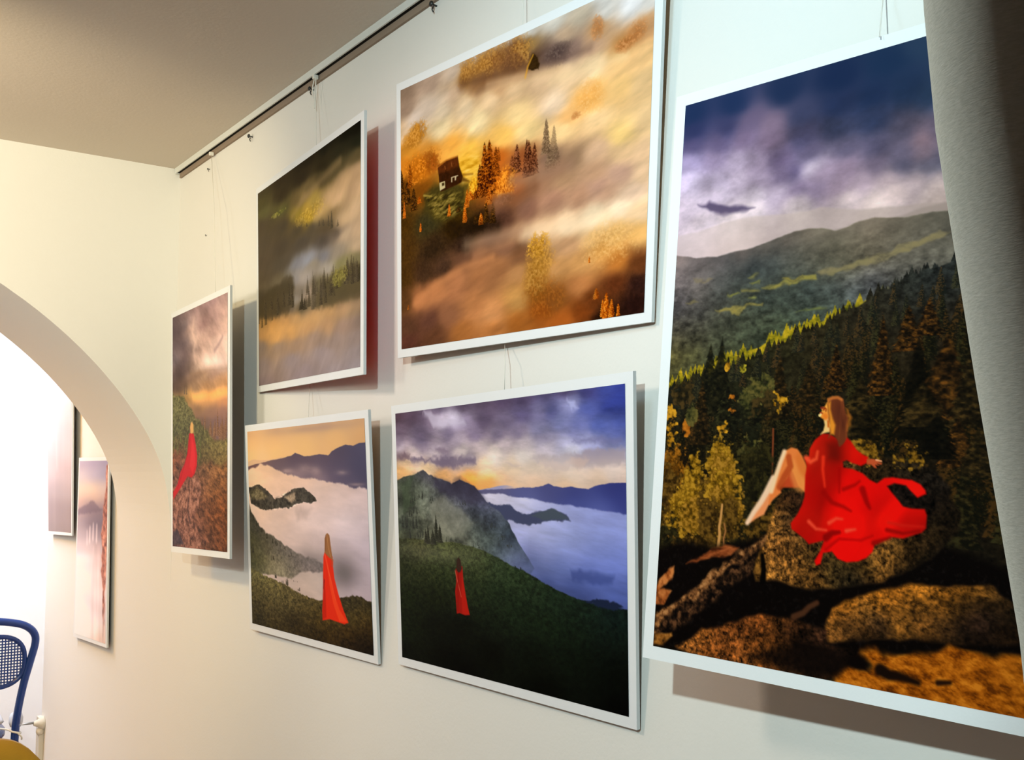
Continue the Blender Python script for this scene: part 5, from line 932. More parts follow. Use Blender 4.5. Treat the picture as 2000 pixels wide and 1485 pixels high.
    left = [(0.0726,0.9941),(0.1094,0.977),(0.1481,0.9566),(0.187,0.948),(0.2305,0.939),(0.2727,0.927),(0.3142,0.9191),(0.3451,0.9194),(0.3853,0.9181),(0.4345,0.9224),(0.4822,0.9267),(0.4789,0.9476),(0.5521,0.9514),(0.5709,0.9692),(0.5316,0.9824),(0.5051,0.9943),(0.4407,1.011),(0.198,1.0063)]
    hm = a.poly(left, .004, .004, 50, 8)
    hf = a.field([(0.0988,0.988,150,96,40),(0.1487,0.9631,120,74,28),(0.2044,0.9543,92,54,22),(0.263,0.939,84,48,20),(0.3094,0.9252,110,62,24),(0.3457,0.9279,90,54,22),(0.2336,0.9737,110,64,26),(0.1802,0.9954,120,70,28),(0.2673,0.9889,140,84,34),(0.3147,0.9898,120,70,26),(0.338,0.9595,60,36,14),(0.3866,0.9362,36,22,12),(0.4128,0.9577,14,9,6),(0.4389,0.9846,24,15,9),(0.4737,0.9393,50,32,20),(0.4849,0.9675,20,13,8),(0.3911,0.9962,56,36,18),(0.5532,0.9684,6,4,3)], 3.4, eps=3e-4)
    a.paint(hm, hf)
    g3 = a.noise(140, seed=43, octaves=3, gain=.85)
    a.im *= 1 + (hm * (g3 - .5) * 2.8)[..., None]
    a.im = np.clip(a.im, 0, 1)
    a.paint(a.stroke([(0.3949,0.9141),(0.4188,0.9059),(0.4326,0.8956),(0.4513,0.8879)], .005, .004, .003), (70, 44, 26))
    ground = [(0.5028,0.9928),(0.5256,0.9772),(0.5385,0.9692),(0.5719,0.976),(0.5779,0.9668),(0.5508,0.9529),(0.5961,0.9447),(0.609,0.9475),(0.6467,0.9464),(0.6832,0.9393),(0.7365,0.9344),(0.7708,0.9276),(0.8127,0.925),(0.8533,0.9186),(0.8746,0.9181),(0.9059,0.9194),(0.981,0.9237),(0.9833,1.0357),(0.4619,1.0545)]
    gm = a.poly(ground, .006, .012, 30, 9)
    a.tex(gm, [(84, 40, 6), (136, 72, 10), (176, 100, 18), (206, 128, 30)], 60, 45, con=2.0, fy=120, rot=.2, octaves=4, gain=.75)
    a.paint(a.poly([(0.5328,0.9592),(0.5509,0.9539),(0.5713,0.9655),(0.5736,0.9779),(0.5557,0.979),(0.5353,0.9718)], .005, .004, 40, 1), (9, 6, 5))
    a.paint(a.stroke([(0.6039,0.9711),(0.6232,0.9761),(0.6451,0.9755),(0.6637,0.9774),(0.6851,0.9798)], .009, .004, .004), (20, 11, 6))
    a.paint(a.stroke([(0.7265,0.9746),(0.7496,0.9718)], .004, .003, .003), (30, 16, 8))
    a.paint(a.poly([(0.2623,0.9847),(0.419,0.9496),(0.4896,0.9487),(0.5312,0.9594),(0.5322,0.9764),(0.5029,0.995),(0.4584,1.0026),(0.386,0.998)], .01, .01, 30, 2) * .75, (12, 8, 6))
    a.paint(gm * a.blob(1.0, .93, .14, .06) * .45, (214, 140, 34))
    # the woman on the boulder
    sk, sh, hl = (226, 130, 62), (176, 74, 30), (250, 214, 168)
    a.paint(a.poly([(0.2563,0.7753),(0.2598,0.7691),(0.2728,0.7565),(0.2914,0.7414),(0.3056,0.7218),(0.3196,0.7023),(0.3305,0.6925),(0.3422,0.6946),(0.3397,0.7113),(0.3294,0.7282),(0.3151,0.7429),(0.3045,0.7576),(0.2854,0.7644),(0.2681,0.7724)], .0022), (232, 150, 92))
    a.paint(a.stroke([(0.2601,0.7727),(0.2766,0.754),(0.295,0.7365),(0.3093,0.7193),(0.3252,0.6986)], .004, .006, .003), (240, 212, 176))
    a.paint(a.poly([(0.3422,0.6946),(0.3717,0.6822),(0.4026,0.6955),(0.4111,0.7115),(0.3474,0.7122)], .0025), (186, 72, 34))
    a.paint(a.poly([(0.3149,0.7405),(0.3161,0.731),(0.3223,0.7118),(0.3305,0.6925),(0.3371,0.6781),(0.3456,0.6637),(0.3543,0.6517),(0.3691,0.6468),(0.3843,0.649),(0.3963,0.6595),(0.4085,0.6744),(0.4173,0.6951),(0.4154,0.7206),(0.4041,0.7164),(0.3905,0.7075),(0.3758,0.6868),(0.3698,0.6822),(0.3615,0.6965),(0.3437,0.7135),(0.348,0.7205),(0.337,0.7267),(0.3241,0.7343),(0.318,0.7409)], .0022), sk)
    a.paint(a.poly([(0.3555,0.6683),(0.3628,0.6634),(0.3755,0.6821),(0.3881,0.7005),(0.4004,0.7165),(0.4026,0.6955),(0.4109,0.7092),(0.4163,0.6813),(0.4002,0.6629),(0.3884,0.6537),(0.3797,0.6632),(0.3867,0.6819),(0.3813,0.6843),(0.3709,0.6704)], .006) * .6, (212, 116, 44))
    a.paint(a.stroke([(0.3628,0.6634),(0.371,0.6728),(0.3818,0.6913),(0.396,0.7073)], .004, .012, .005) * .5, (240, 168, 84))
    a.paint(a.stroke([(0.3627,0.6623),(0.3684,0.6775),(0.3537,0.6943),(0.3435,0.7111)], .005, .006, .003) * .8, (170, 66, 26))
    a.paint(a.stroke([(0.3506,0.6541),(0.3406,0.6733),(0.3307,0.6949),(0.321,0.7189)], .004, .004, .003), hl)
    dress = [(0.4469,0.6241),(0.4631,0.6253),(0.4848,0.6321),(0.5057,0.6297),(0.5164,0.6364),(0.531,0.6498),(0.5449,0.6564),(0.5586,0.6607),(0.5558,0.6696),(0.5426,0.6743),(0.5219,0.6702),(0.5079,0.6659),(0.4994,0.6683),(0.501,0.6773),(0.5225,0.6791),(0.5466,0.6853),(0.5639,0.6949),(0.5808,0.6999),(0.5967,0.6918),(0.6161,0.6903),(0.6353,0.692),(0.6575,0.6935),(0.6764,0.6994),(0.6875,0.7076),(0.6893,0.7128),(0.6711,0.7187),(0.6551,0.7086),(0.6453,0.7014),(0.6197,0.6989),(0.6039,0.7036),(0.614,0.712),(0.6306,0.7244),(0.6406,0.7326),(0.6595,0.735),(0.6873,0.735),(0.6922,0.7432),(0.6916,0.762),(0.6827,0.7688),(0.6429,0.7793),(0.6175,0.7786),(0.581,0.7914),(0.5767,0.8025),(0.564,0.8119),(0.5444,0.8186),(0.5176,0.8215),(0.4967,0.8174),(0.4821,0.8072),(0.4612,0.8107),(0.4553,0.8279),(0.4448,0.8309),(0.4408,0.8244),(0.4539,0.8078),(0.4617,0.7915),(0.4246,0.7993),(0.4132,0.7919),(0.3942,0.7838),(0.3788,0.7776),(0.3763,0.7685),(0.392,0.7539),(0.4021,0.7396),(0.4084,0.7255),(0.408,0.7093),(0.4078,0.6907),(0.4105,0.6767),(0.4039,0.6629),(0.4148,0.6604),(0.4158,0.6487),(0.4277,0.6347)]
    dm_ = a.poly(dress, .0022)
    dw = a.warp(.02, 9, 71)
    fold = a.noise(16, 4, seed=52, octaves=3, rot=.5, X=dw[0], Y=dw[1])
    dcol = a.field([(0.4348,0.6323,224,24,10),(0.4223,0.6626,236,44,18),(0.4471,0.653,240,36,14),(0.4714,0.6436,130,20,8),(0.4832,0.6617,120,14,6),(0.4845,0.6822,190,8,6),(0.4598,0.6827,226,24,10),(0.4318,0.6948,232,20,10),(0.5065,0.6433,222,18,8),(0.5282,0.6611,228,22,8),(0.5424,0.6698,200,12,6),(0.4342,0.7292,226,14,8),(0.4628,0.7282,200,8,6),(0.4944,0.7271,216,12,8),(0.5096,0.6929,208,10,8),(0.5443,0.7031,200,8,6),(0.4218,0.7595,232,22,10),(0.3932,0.77,224,20,8),(0.4442,0.7698,238,30,14),(0.4791,0.7614,228,18,8),(0.5135,0.7554,222,12,8),(0.5349,0.7721,236,18,10),(0.5162,0.7996,230,10,8),(0.5499,0.7976,226,12,8),(0.5013,0.7804,190,8,6),(0.4594,0.7826,200,10,6),(0.4386,0.7928,210,12,8),(0.4476,0.8194,212,12,8),(0.5788,0.7241,212,10,8),(0.563,0.7356,190,8,6),(0.597,0.7559,232,20,10),(0.6286,0.7459,220,14,8),(0.6449,0.7559,150,8,6),(0.6696,0.7526,170,10,6),(0.6456,0.7707,210,14,8),(0.6753,0.7418,214,14,8),(0.5981,0.7775,180,8,6),(0.5939,0.6996,200,10,8),(0.6355,0.6952,220,16,10),(0.6737,0.708,214,18,10)], 3.5, eps=3e-4)
    a.paint(dm_, np.clip(dcol * (1 + (fold - .5)[..., None] * .75), 0, 1))
    for q, w0, c in (([(0.4076,0.6628),(0.4191,0.6696),(0.4334,0.6648),(0.4362,0.6531)], .004, (250, 96, 56)), ([(0.4221,0.764),(0.4409,0.7745),(0.466,0.7755)], .003, (250, 90, 60)), ([(0.4723,0.764),(0.4893,0.7564),(0.5032,0.7569)], .003, (250, 90, 60)), ([(0.5146,0.7742),(0.5349,0.771)], .003, (250, 96, 66)), ([(0.61,0.7575),(0.6419,0.7603),(0.6854,0.7603)], .003, (206, 30, 18)), ([(0.6073,0.7684),(0.6425,0.7719),(0.6765,0.767)], .003, (130, 6, 4)),
                     ([(0.455,0.7171),(0.4772,0.7322),(0.5055,0.7379),(0.523,0.7438)], .004, (150, 6, 4)), ([(0.5481,0.7097),(0.5593,0.7292),(0.5664,0.7377)], .005, (140, 4, 4)), ([(0.4667,0.7868),(0.4803,0.7793),(0.4976,0.7773)], .006, (120, 4, 4)), ([(0.4914,0.6798),(0.4937,0.7158)], .003, (160, 6, 4)), ([(0.5038,0.711),(0.5308,0.7035),(0.5406,0.6977)], .003, (150, 6, 4)), ([(0.4513,0.6622),(0.4507,0.6806),(0.4579,0.7078)], .003, (250, 60, 30)), ([(0.5792,0.7893),(0.6144,0.7798)], .004, (130, 6, 4)), ([(0.4679,0.8047),(0.4982,0.7873),(0.5493,0.7867),(0.5753,0.7787)], .003, (176, 6, 6))):
        a.paint(a.stroke(q, w0, w0 * .5, .003) * .75, c)
    a.paint(a.poly([(0.4606,0.6414),(0.4955,0.6343),(0.4905,0.6662),(0.4621,0.6643)], .01) * .45, (70, 14, 8))
    # hand on the rock
    a.paint(a.poly([(0.5555,0.664),(0.5671,0.6632),(0.5755,0.6644),(0.5888,0.6657),(0.5895,0.6668),(0.5823,0.6678),(0.5906,0.6694),(0.5891,0.6717),(0.5791,0.6703),(0.5842,0.6731),(0.576,0.6725),(0.5789,0.6771),(0.5746,0.677),(0.566,0.6721),(0.5559,0.6718)], .0016), (190, 84, 44))
    a.paint(a.stroke([(0.5772,0.6648),(0.5888,0.6664)], .0014, .001, .001), (240, 170, 120))
    # neck, face, hair
    a.paint(a.poly([(0.4409,0.6257),(0.4482,0.6196),(0.451,0.6108),(0.4479,0.602),(0.4596,0.5976),(0.4655,0.6108),(0.4663,0.6218),(0.4578,0.6224),(0.451,0.6235)], .0018), (244, 206, 128))
    a.paint(a.poly([(0.4566,0.6042),(0.4615,0.6009),(0.4633,0.6152),(0.4581,0.6141)], .002), (196, 96, 26))
    a.paint(a.poly([(0.4362,0.5952),(0.4402,0.5908),(0.4426,0.5875),(0.4398,0.5842),(0.4422,0.582),(0.4482,0.5815),(0.4514,0.5776),(0.4578,0.5711),(0.4714,0.5702),(0.4732,0.5977),(0.4597,0.5998),(0.4531,0.6031),(0.4461,0.6008),(0.439,0.598)], .0018), (244, 170, 66))
    a.paint(a.poly([(0.4438,0.5931),(0.4523,0.5909),(0.4595,0.5965),(0.4565,0.602),(0.4496,0.602),(0.4442,0.5986)], .004) * .7, (224, 112, 30))
    a.paint(a.stroke([(0.4406,0.5831),(0.4458,0.5833)], .0018, .0012, .001), (120, 40, 30))
    a.paint(a.stroke([(0.4468,0.5865),(0.4492,0.5832),(0.4528,0.5854),(0.4521,0.5887)], .0014, .001, .001), (150, 60, 20))
    a.paint(a.stroke([(0.4385,0.5914),(0.4438,0.5917)], .0014, .001, .001), (150, 50, 30))
    a.paint(a.stroke([(0.4374,0.5952),(0.4396,0.5936)], .0022, .0016, .0012), (255, 232, 150))
    hair = [(0.4578,0.5711),(0.4627,0.5673),(0.4728,0.5658),(0.483,0.5676),(0.4917,0.5716),(0.4954,0.5782),(0.5009,0.5859),(0.5058,0.5979),(0.5074,0.6109),(0.5073,0.6217),(0.5038,0.6326),(0.4977,0.6402),(0.4912,0.6435),(0.4843,0.6392),(0.4788,0.6327),(0.4742,0.6262),(0.4683,0.6262),(0.4618,0.6317),(0.4656,0.6251),(0.4631,0.613),(0.4613,0.5976),(0.4571,0.5855),(0.4541,0.5788)]
    a.paint(a.poly(hair, .0022, .003, 90, 3), (104, 52, 28))
    st = a.noise(130, 14, seed=57, octaves=3)
    hmk = a.poly(hair, .002, .003, 90, 3)
    a.paint(hmk * _sm((st - .45) / .2) * .6, (146, 78, 38))
    a.paint(a.poly([(0.4565,0.5766),(0.4631,0.5734),(0.463,0.5855),(0.47,0.601),(0.4774,0.6109),(0.475,0.6262),(0.4665,0.6251),(0.463,0.6108),(0.4621,0.5976),(0.4588,0.5866)], .003) * .9, (238, 158, 44))
    a.paint(a.poly([(0.4785,0.5758),(0.4921,0.5782),(0.5015,0.5957),(0.5041,0.6109),(0.5013,0.6196),(0.4894,0.6152),(0.4803,0.6043),(0.4761,0.5911)], .008) * .5, (70, 32, 24))
    a.paint(a.poly([(0.5007,0.5826),(0.5093,0.5871),(0.5141,0.598),(0.5124,0.6109),(0.5071,0.6196),(0.5072,0.6066),(0.5039,0.5935)], .004, .004, 90, 5) * .75, (186, 112, 34))
    a.paint(a.stroke([(0.4577,0.57),(0.4678,0.5674),(0.4796,0.567),(0.49,0.571)], .003, .002, .002) * .8, (206, 124, 54))
    a.im = np.clip(a.im, 0, 1)


def art_haze_glare(a):  # the whitened top is glare put into the ink colours
    a.im = a.field([(.5, 0, 246, 236, 232), (.2, .15, 250, 240, 238), (.8, .15, 248, 240, 236), (.5, .3, 240, 222, 220), (.5, .42, 226, 206, 206), (.2, .5, 230, 206, 206), (.8, .5, 212, 194, 194), (.5, .6, 220, 196, 194), (.2, .7, 216, 192, 188), (.8, .7, 196, 176, 174), (.5, .8, 186, 168, 166), (.2, .9, 172, 152, 150), (.8, .9, 166, 148, 146), (.5, 1, 164, 146, 142)], 3)
    m = a.noise(14, 2, seed=3, octaves=3)
    a.im = np.clip(a.im * (1 + ((m - .5) * .06 * _sm((a.V - .3) / .2))[..., None]), 0, 1)
    a.paint(a.stroke([(.38, .5), (.40, .68)], .02, .015, .03) * .35, (246, 226, 222))


def art_cliff(a):  # the white at lower left is glare off the sheet, painted into the ink
    a.im = a.field([(0.0583,0.0106,186,168,180),(0.5093,0.0052,168,154,176),(0.9393,0.0065,150,140,164),(0.0716,0.0834,214,198,196),(0.5196,0.0827,186,174,190),(0.876,0.0822,150,146,172),(0.048,0.1616,236,212,184),(0.4581,0.1655,240,214,178),(0.8829,0.1567,206,186,178),(0.0552,0.2002,236,196,168),(0.6068,0.202,226,186,160),(0.0648,0.2511,216,176,162),(0.3992,0.2599,150,126,130),(0.8907,0.2421,170,140,138),(0.0368,0.302,186,160,158),(0.4747,0.2837,126,108,116),(0.8267,0.2911,110,98,112),(0.0487,0.3642,176,156,158),(0.485,0.3567,120,106,116),(0.7997,0.3631,104,92,106),(0.0235,0.4262,196,176,176),(0.4227,0.418,180,160,164),(0.7034,0.424,140,124,132),(-0.0015,0.4876,226,204,202),(0.4315,0.4772,236,214,208),(0.7102,0.4821,200,170,168),(-0.0214,0.5722,250,240,238),(0.3737,0.5608,252,244,240),(0.7194,0.5623,222,190,184),(0.0026,0.6887,255,250,248),(0.3917,0.675,255,250,246),(0.6657,0.6765,232,204,198),(0.0019,0.8591,255,252,250),(0.4178,0.8405,250,240,236),(0.6845,0.8286,222,196,192),(-0.0056,0.9912,252,246,240),(0.4379,0.9681,246,236,226),(0.8338,0.9988,226,190,170)], 3.4)
    a.paint(a.poly([(0.194,0.2623),(0.36,0.2417),(0.5024,0.2241),(0.6119,0.2427),(0.7545,0.2619),(0.894,0.2782),(-0.0362,0.3156),(-0.0046,0.2836)], .01, .008, 30, 2) * .55, (112, 94, 106))
    cl = [(0.9757,0.0256),(1.0513,0.0194),(1.0592,0.1312),(1.0462,0.3235),(1.0123,0.486),(0.9657,0.7092),(0.968,0.9507),(0.928,0.9936),(0.8972,0.8717),(0.9011,0.7117),(0.8445,0.6035),(0.8599,0.4899),(0.8114,0.41),(0.8712,0.3263),(0.8781,0.2544),(0.9401,0.1809),(0.9466,0.0945)]
    n = a.noise(26, 24, seed=5, octaves=4, gain=.7)
    m = a.poly(cl, .012, .012, 26, 3)
    a.paint(m * _sm((.98 - a.V) / .3 + .2), _ramp((n - .5) * 2 + .5 - .0 * a.V, [(120, 74, 66), (186, 120, 100), (226, 160, 134)]))
    for q, k in (([(0.4422,0.4533),(0.4458,0.3815)], .8), ([(0.5527,0.439),(0.5564,0.3614)], .7), ([(0.6719,0.4481),(0.6758,0.3653)], .8), ([(0.359,0.4671),(0.3496,0.4075)], .6), ([(0.5384,0.7367),(0.5744,0.4972)], .4)):
        a.paint(a.stroke(q, .016, .008, .016) * k, (246, 222, 218))
    st = a.noise(20, 3, seed=9, octaves=3)
    a.im = np.clip(a.im * (1 + ((st - .5) * .16 * _sm((a.V - .3) / .2) * _sm((a.U - .4) / .3))[..., None]), 0, 1)



def lin(c):
    return np.where(c <= .04045, c / 12.92, ((c + .055) / 1.055) ** 2.4)


def bil(Q, u, v):
    return Q[0] * ((1 - u) * (1 - v)) + Q[1] * (u * (1 - v)) + Q[2] * (u * v) + Q[3] * ((1 - u) * v)


def photo_board(name, Q, b, painter, W, Hh, fs, back, gain, label, group, thick=.006):
    """Q: the four corners of the printed area, from the far top one clockwise, as hung."""
    Q = [H(q) for q in Q]
    w, h = (Q[1] - Q[0]).length, (Q[3] - Q[0]).length
    n = (Q[1] - Q[0]).cross(Q[3] - Q[0]).normalized()
    if n.x > 0:
        n = -n                                           # out of the wall, into the room
    cen = (Q[0] + Q[1] + Q[2] + Q[3]) / 4
    base = bil(Q, .5, 1 + b / h) - n * thick / 2
    root = thing(name, label, 'photo print', base, group)
    bu, bv = b / w, b / h
    bm = bmesh.new()
    N = 10
    F, B = [], []
    for j in range(N + 1):
        for i in range(N + 1):
            p = bil(Q, -bu + (1 + 2 * bu) * i / N, -bv + (1 + 2 * bv) * j / N)
            F.append(bm.verts.new(p - base))
            B.append(bm.verts.new(p - n * thick - base))
    k = N + 1
    for j in range(N):
        for i in range(N):
            a = j * k + i
            bm.faces.new((F[a], F[a + 1], F[a + k + 1], F[a + k])).material_index = 0
            bm.faces.new((B[a], B[a + k], B[a + k + 1], B[a + 1])).material_index = 2
    rim = [i for i in range(k)] + [j * k + N for j in range(1, k)] + [N * k + i for i in range(N - 1, -1, -1)] + [j * k for j in range(N - 1, 0, -1)]
    for a, c in zip(rim, rim[1:] + rim[:1]):
        bm.faces.new((F[a], B[a], B[c], F[c])).material_index = 1
    done('mount_board', bm, [FOAM, FOAM_EDGE, BACKS[back]], root)
    art = Art(W, Hh, w / h, fs)
    painter(art)
    U, V = np.meshgrid(np.linspace(0, 1, W), np.linspace(0, 1, Hh))
    q = [np.array(p - base + n * .0006) for p in Q]
    co = (q[0] * ((1 - U) * (1 - V))[..., None] + q[1] * (U * (1 - V))[..., None] + q[2] * (U * V)[..., None] + q[3] * ((1 - U) * V)[..., None]).reshape(-1, 3)
    idx = np.arange(W * Hh).reshape(Hh, W)
    quads = np.stack([idx[:-1, :-1], idx[1:, :-1], idx[1:, 1:], idx[:-1, 1:]], -1).reshape(-1, 4)
    e1, e2 = co[quads[0][1]] - co[quads[0][0]], co[quads[0][2]] - co[quads[0][0]]
    if np.dot(np.cross(e1, e2), np.array(n)) < 0:
        quads = quads[:, ::-1]
    me = bpy.data.meshes.new('printed_photo')
    me.vertices.add(len(co))
    me.vertices.foreach_set('co', co.astype(np.float32).ravel())
    me.loops.add(quads.size)
    me.loops.foreach_set('vertex_index', quads.astype(np.int32).ravel())
    me.polygons.add(len(quads))
    me.polygons.foreach_set('loop_start', np.arange(0, quads.size, 4, dtype=np.int32))
    me.update(calc_edges=True)
    at = me.attributes.new('ink', 'FLOAT_COLOR', 'POINT')
    rgb = np.clip(lin(np.clip(art.im, 0, 1)) * np.array(gain), 0, .9).reshape(-1, 3)
    at.data.foreach_set('color', np.concatenate([rgb, np.ones((len(rgb), 1))], 1).astype(np.float32).ravel())
    link('printed_photo', me, INK, root)
    return root, Q, n


GRP = 'photo prints on white boards along the right wall'
photo_board('photo_print', [(-0.0780, 2.8447, 0.4297), (-0.0900, 2.3986, 0.4368), (-0.0880, 2.3742, -0.1907), (-0.0850, 2.7776, -0.1992)], 0.0155, art_tall, 150, 440, 0.32, 'grey', (0.78, 0.84, 1.05), 'tall narrow photo print of a woman in red beneath storm clouds, nearest the corner', GRP)
photo_board('photo_print', [(-0.0200, 2.3909, 0.6921), (-0.0750, 1.7462, 0.6868), (-0.0740, 1.7429, 0.1990), (-0.0100, 2.3872, 0.2099)], 0.0155, art_forest, 220, 440, 0.32, 'red', (1.0, 1.1, 1.24), 'photo print of misty forest slopes with a red back, hanging high by the rail', GRP)
photo_board('photo_print', [(-0.0450, 1.6436, 0.7212), (-0.0280, 0.9741, 0.6870), (-0.0120, 1.0257, 0.2182), (-0.0320, 1.6579, 0.2273)], 0.0155, art_fog, 460, 480, 0.62, 'brown', (0.94, 0.86, 0.89), 'photo print of golden fog, autumn trees and a small dark house on a hillside', GRP)
photo_board('photo_print', [(-0.0550, 2.3456, 0.0948), (-0.0600, 1.7504, 0.1011), (-0.0110, 1.7961, -0.3594), (-0.0180, 2.3853, -0.3640)], 0.0155, art_cloak, 260, 420, 0.42, 'brown', (1.09, 1.18, 1.4), 'photo print of a long-haired woman in an orange-red cloak above a sea of pink fog', GRP)
photo_board('photo_print', [(-0.0450, 1.6578, 0.1057), (-0.0500, 1.0255, 0.1168), (-0.0115, 1.0694, -0.3408), (-0.0125, 1.6843, -0.3459)], 0.0155, art_dusk, 430, 500, 0.55, 'grey', (1.2, 1.19, 1.27), 'photo print of a small figure in red on a dark meadow beneath blue dusk clouds', GRP)
photo_board('photo_print', [(-0.0723, 0.8811, 0.4588), (-0.0146, 0.4104, 0.4460), (-0.0894, 0.4210, -0.2208), (-0.1353, 0.8916, -0.2080)], 0.0155, art_rock, 520, 740, 0.85, 'brown', (1.04, 0.82, 0.78), 'largest photo print, a woman in a red dress sitting on a boulder above a forest', GRP)
photo_board('photo_print', [(-0.0300, 4.6324, 0.6135), (-0.0300, 4.1942, 0.5326), (-0.0280, 4.1191, -0.2270), (-0.0200, 4.5233, -0.2375)], 0.0130, art_haze_glare, 60, 200, 0.20, 'grey', (0.95, 0.95, 1.0), 'pale pinkish misty photo print with glare painted into its top, high on the wall beyond the arch', GRP)
photo_board('photo_print', [(-0.0220, 4.0488, 0.0419), (-0.0220, 3.6682, 0.0398), (-0.0200, 3.6414, -0.5769), (-0.0140, 4.0844, -0.5961)], 0.0130, art_cliff, 80, 220, 0.24, 'grey', (1.08, 1.12, 1.25), 'narrow photo print of a waterfall and an orange cliff with painted-in glare beyond the arch', GRP)

# ------------------------------------------------------------------ cords, hooks and nails
def cord(pts, label, hook=True, tail=False, group='thin white cords hanging from the picture rail'):
    P = [H(p) for p in pts]
    root = thing('hanging_cord', label, 'cord', P[-1], group)
    bm = bmesh.new()
    tube(bm, [p - root.location for p in P], .0007, 6)
    done('cord', bm, CORD, root, True)
    if hook:
        t = P[0] - root.location
        bm = bmesh.new()
        box(bm, t.x - .0065, t.x + .006, t.y - .004, t.y + .004, t.z - .006, t.z + .004, .0015)
        done('slider', bm, CORD, root)
    if tail:
        t = P[0] - root.location
        bm = bmesh.new()
        tube(bm, smooth_path([t + Vector(d) for d in ((0, .002, 0), (-.003, .007, -.022), (-.002, .005, -.045), (-.002, -.002, -.055))]), .0013, 6)
        tube(bm, smooth_path([t + Vector(d) for d in ((0, -.003, 0), (-.002, -.006, -.02), (-.002, -.003, -.042), (-.001, .001, -.075))]), .0013, 6)
        done('knotted_loop', bm, CORD, root, True)
    return root


cord([(-0.0140, 2.7438, 0.8872), (-0.0500, 2.6162, 0.7082), (-0.0760, 2.5201, 0.4467)], 'thin cord from the rail down to the tall narrow storm cloud print')
cord([(-0.0140, 2.0826, 0.8964), (-0.0200, 2.0657, 0.8300), (-0.0380, 2.0218, 0.6831)], 'cord with a knotted loop at the rail above the misty forest print', tail=True)
cord([(-0.0120, 2.0945, 0.1998), (-0.0300, 2.0626, 0.1459), (-0.0480, 2.0277, 0.0817)], 'short cord between the misty forest print and the orange-red cloak print below it', hook=False)
cord([(-0.0145, 1.2933, 0.8974), (-0.0200, 1.2893, 0.7704), (-0.0270, 1.2835, 0.7055)], 'cord above the golden fog print, cut off by the top of the photo')
cord([(-0.0120, 1.3563, 0.2096), (-0.0300, 1.3318, 0.1807), (-0.0400, 1.3200, 0.1090)], 'cord between the golden fog print and the blue dusk print below it', hook=False)
cord([(-0.0145, 0.6356, 0.8974), (-0.0200, 0.6316, 0.5165), (-0.0460, 0.6203, 0.4636)], 'cord above the largest print beside the grey curtain')


def nail(p, s, label):
    p = H(p)
    root = thing('wall_nail', label, 'nail', p, 'small dark nails in the right wall below the rail')
    bm = bmesh.new()
    lathe(bm, [(.0016 * s, 0), (.0016 * s, .010 * s)], (0, 0, 0), (-1, 0, .1), 10)
    done('shank', bm, NAIL, root, True)
    bm = bmesh.new()
    lathe(bm, [(.0018 * s, .009 * s), (.0048 * s, .010 * s), (.0052 * s, .0118 * s), (.0044 * s, .0135 * s), (.002 * s, .0145 * s)], (0, 0, 0), (-1, 0, .1), 14)
    done('head', bm, NAIL, root, True)
    bm = bmesh.new()
    tube(bm, [(-.007 * s, 0, -.002 * s), (-.008 * s, .002 * s, -.008 * s), (-.006 * s, .001 * s, -.012 * s)], .0014 * s, 8)
    done('wire_end', bm, NAIL, root, True)


nail((0.0000, 2.4801, 0.8655), 1, 'dark nail just under the rail, between the corner cord and the knotted cord')
nail((0.0000, 2.1195, 0.8797), 1, 'dark nail beside the knotted loop of cord under the rail')
nail((0.0000, 1.5873, 0.8789), 1.1, 'dark bent nail by the top edge, above the golden fog print')
nail((0.0000, 2.7925, 0.8561), 0.55, 'tiny nail below the rail next to the cord nearest the corner')
nail((0.0000, 2.8060, 0.6679), 0.35, 'tiniest nail, lowest on the bare wall above the tall narrow print')

# ------------------------------------------------------------------ grey curtain beside the lens
cur = thing('curtain', 'thick grey felted curtain hanging at the right edge beside the largest print', 'curtain', (-0.6953, 0.0699, 0))
EDGE = [(-0.7434, 0.1557, 2.4874), (-0.7418, 0.1530, 1.6809), (-0.7418, 0.1528, 1.6705), (-0.7415, 0.1523, 1.6512), (-0.7407, 0.1510, 1.6307), (-0.7393, 0.1485, 1.6047), (-0.7384, 0.1468, 1.5863), (-0.7375, 0.1453, 1.5669), (-0.7365, 0.1434, 1.5478), (-0.7352, 0.1412, 1.5304), (-0.7342, 0.1394, 1.5107), (-0.7336, 0.1384, 1.5003), (-0.6953, 0.0699, 0.0100)]           # the free edge: (x, y, height)
er = Vector((0.4888, -0.8724, 0))
ef = Vector((0.8724, 0.4888, 0))


def edge_at(z):
    E = EDGE
    for a, b in zip(E, E[1:]):
        if a[2] >= z >= b[2]:
            t = (a[2] - z) / (a[2] - b[2])
            return Vector((a[0] + (b[0] - a[0]) * t, a[1] + (b[1] - a[1]) * t, z))
    return Vector((E[-1][0], E[-1][1], z))


RF = 0.0240
plan = []
for k in range(15):                                    # the rolled leading fold
    th = math.pi * (-.18 + .80 * k / 14)
    plan.append((RF * (1 - math.cos(th)), RF * math.sin(th)))
x0, y0 = plan[-1]
for k in range(1, 90):                                 # the pleats that follow
    s = k / 89
    plan.append((x0 + .40 * s, y0 * (1 - min(1, s * 8)) + .022 * math.sin(s * 34) * min(1, s * 6) - .01))
bm = bmesh.new()
rows = []
zs = [CEILZ - .03 - (CEILZ - .05) * i / 70 for i in range(71)]
for z in zs:
    e = edge_at(z)
    rows.append([bm.verts.new(e + er * (a + .0015 * math.sin(z * 9 + a * 40)) - ef * b - cur.location) for a, b in plan])
for A, B in zip(rows, rows[1:]):
    for i in range(len(A) - 1):
        bm.faces.new((A[i], A[i + 1], B[i + 1], B[i]))
drape = done('drape', bm, FELT, cur, True)
sol = drape.modifiers.new('thickness', 'SOLIDIFY')
sol.thickness = .003
sol.offset = 0
bm = bmesh.new()
e = edge_at(zs[0])
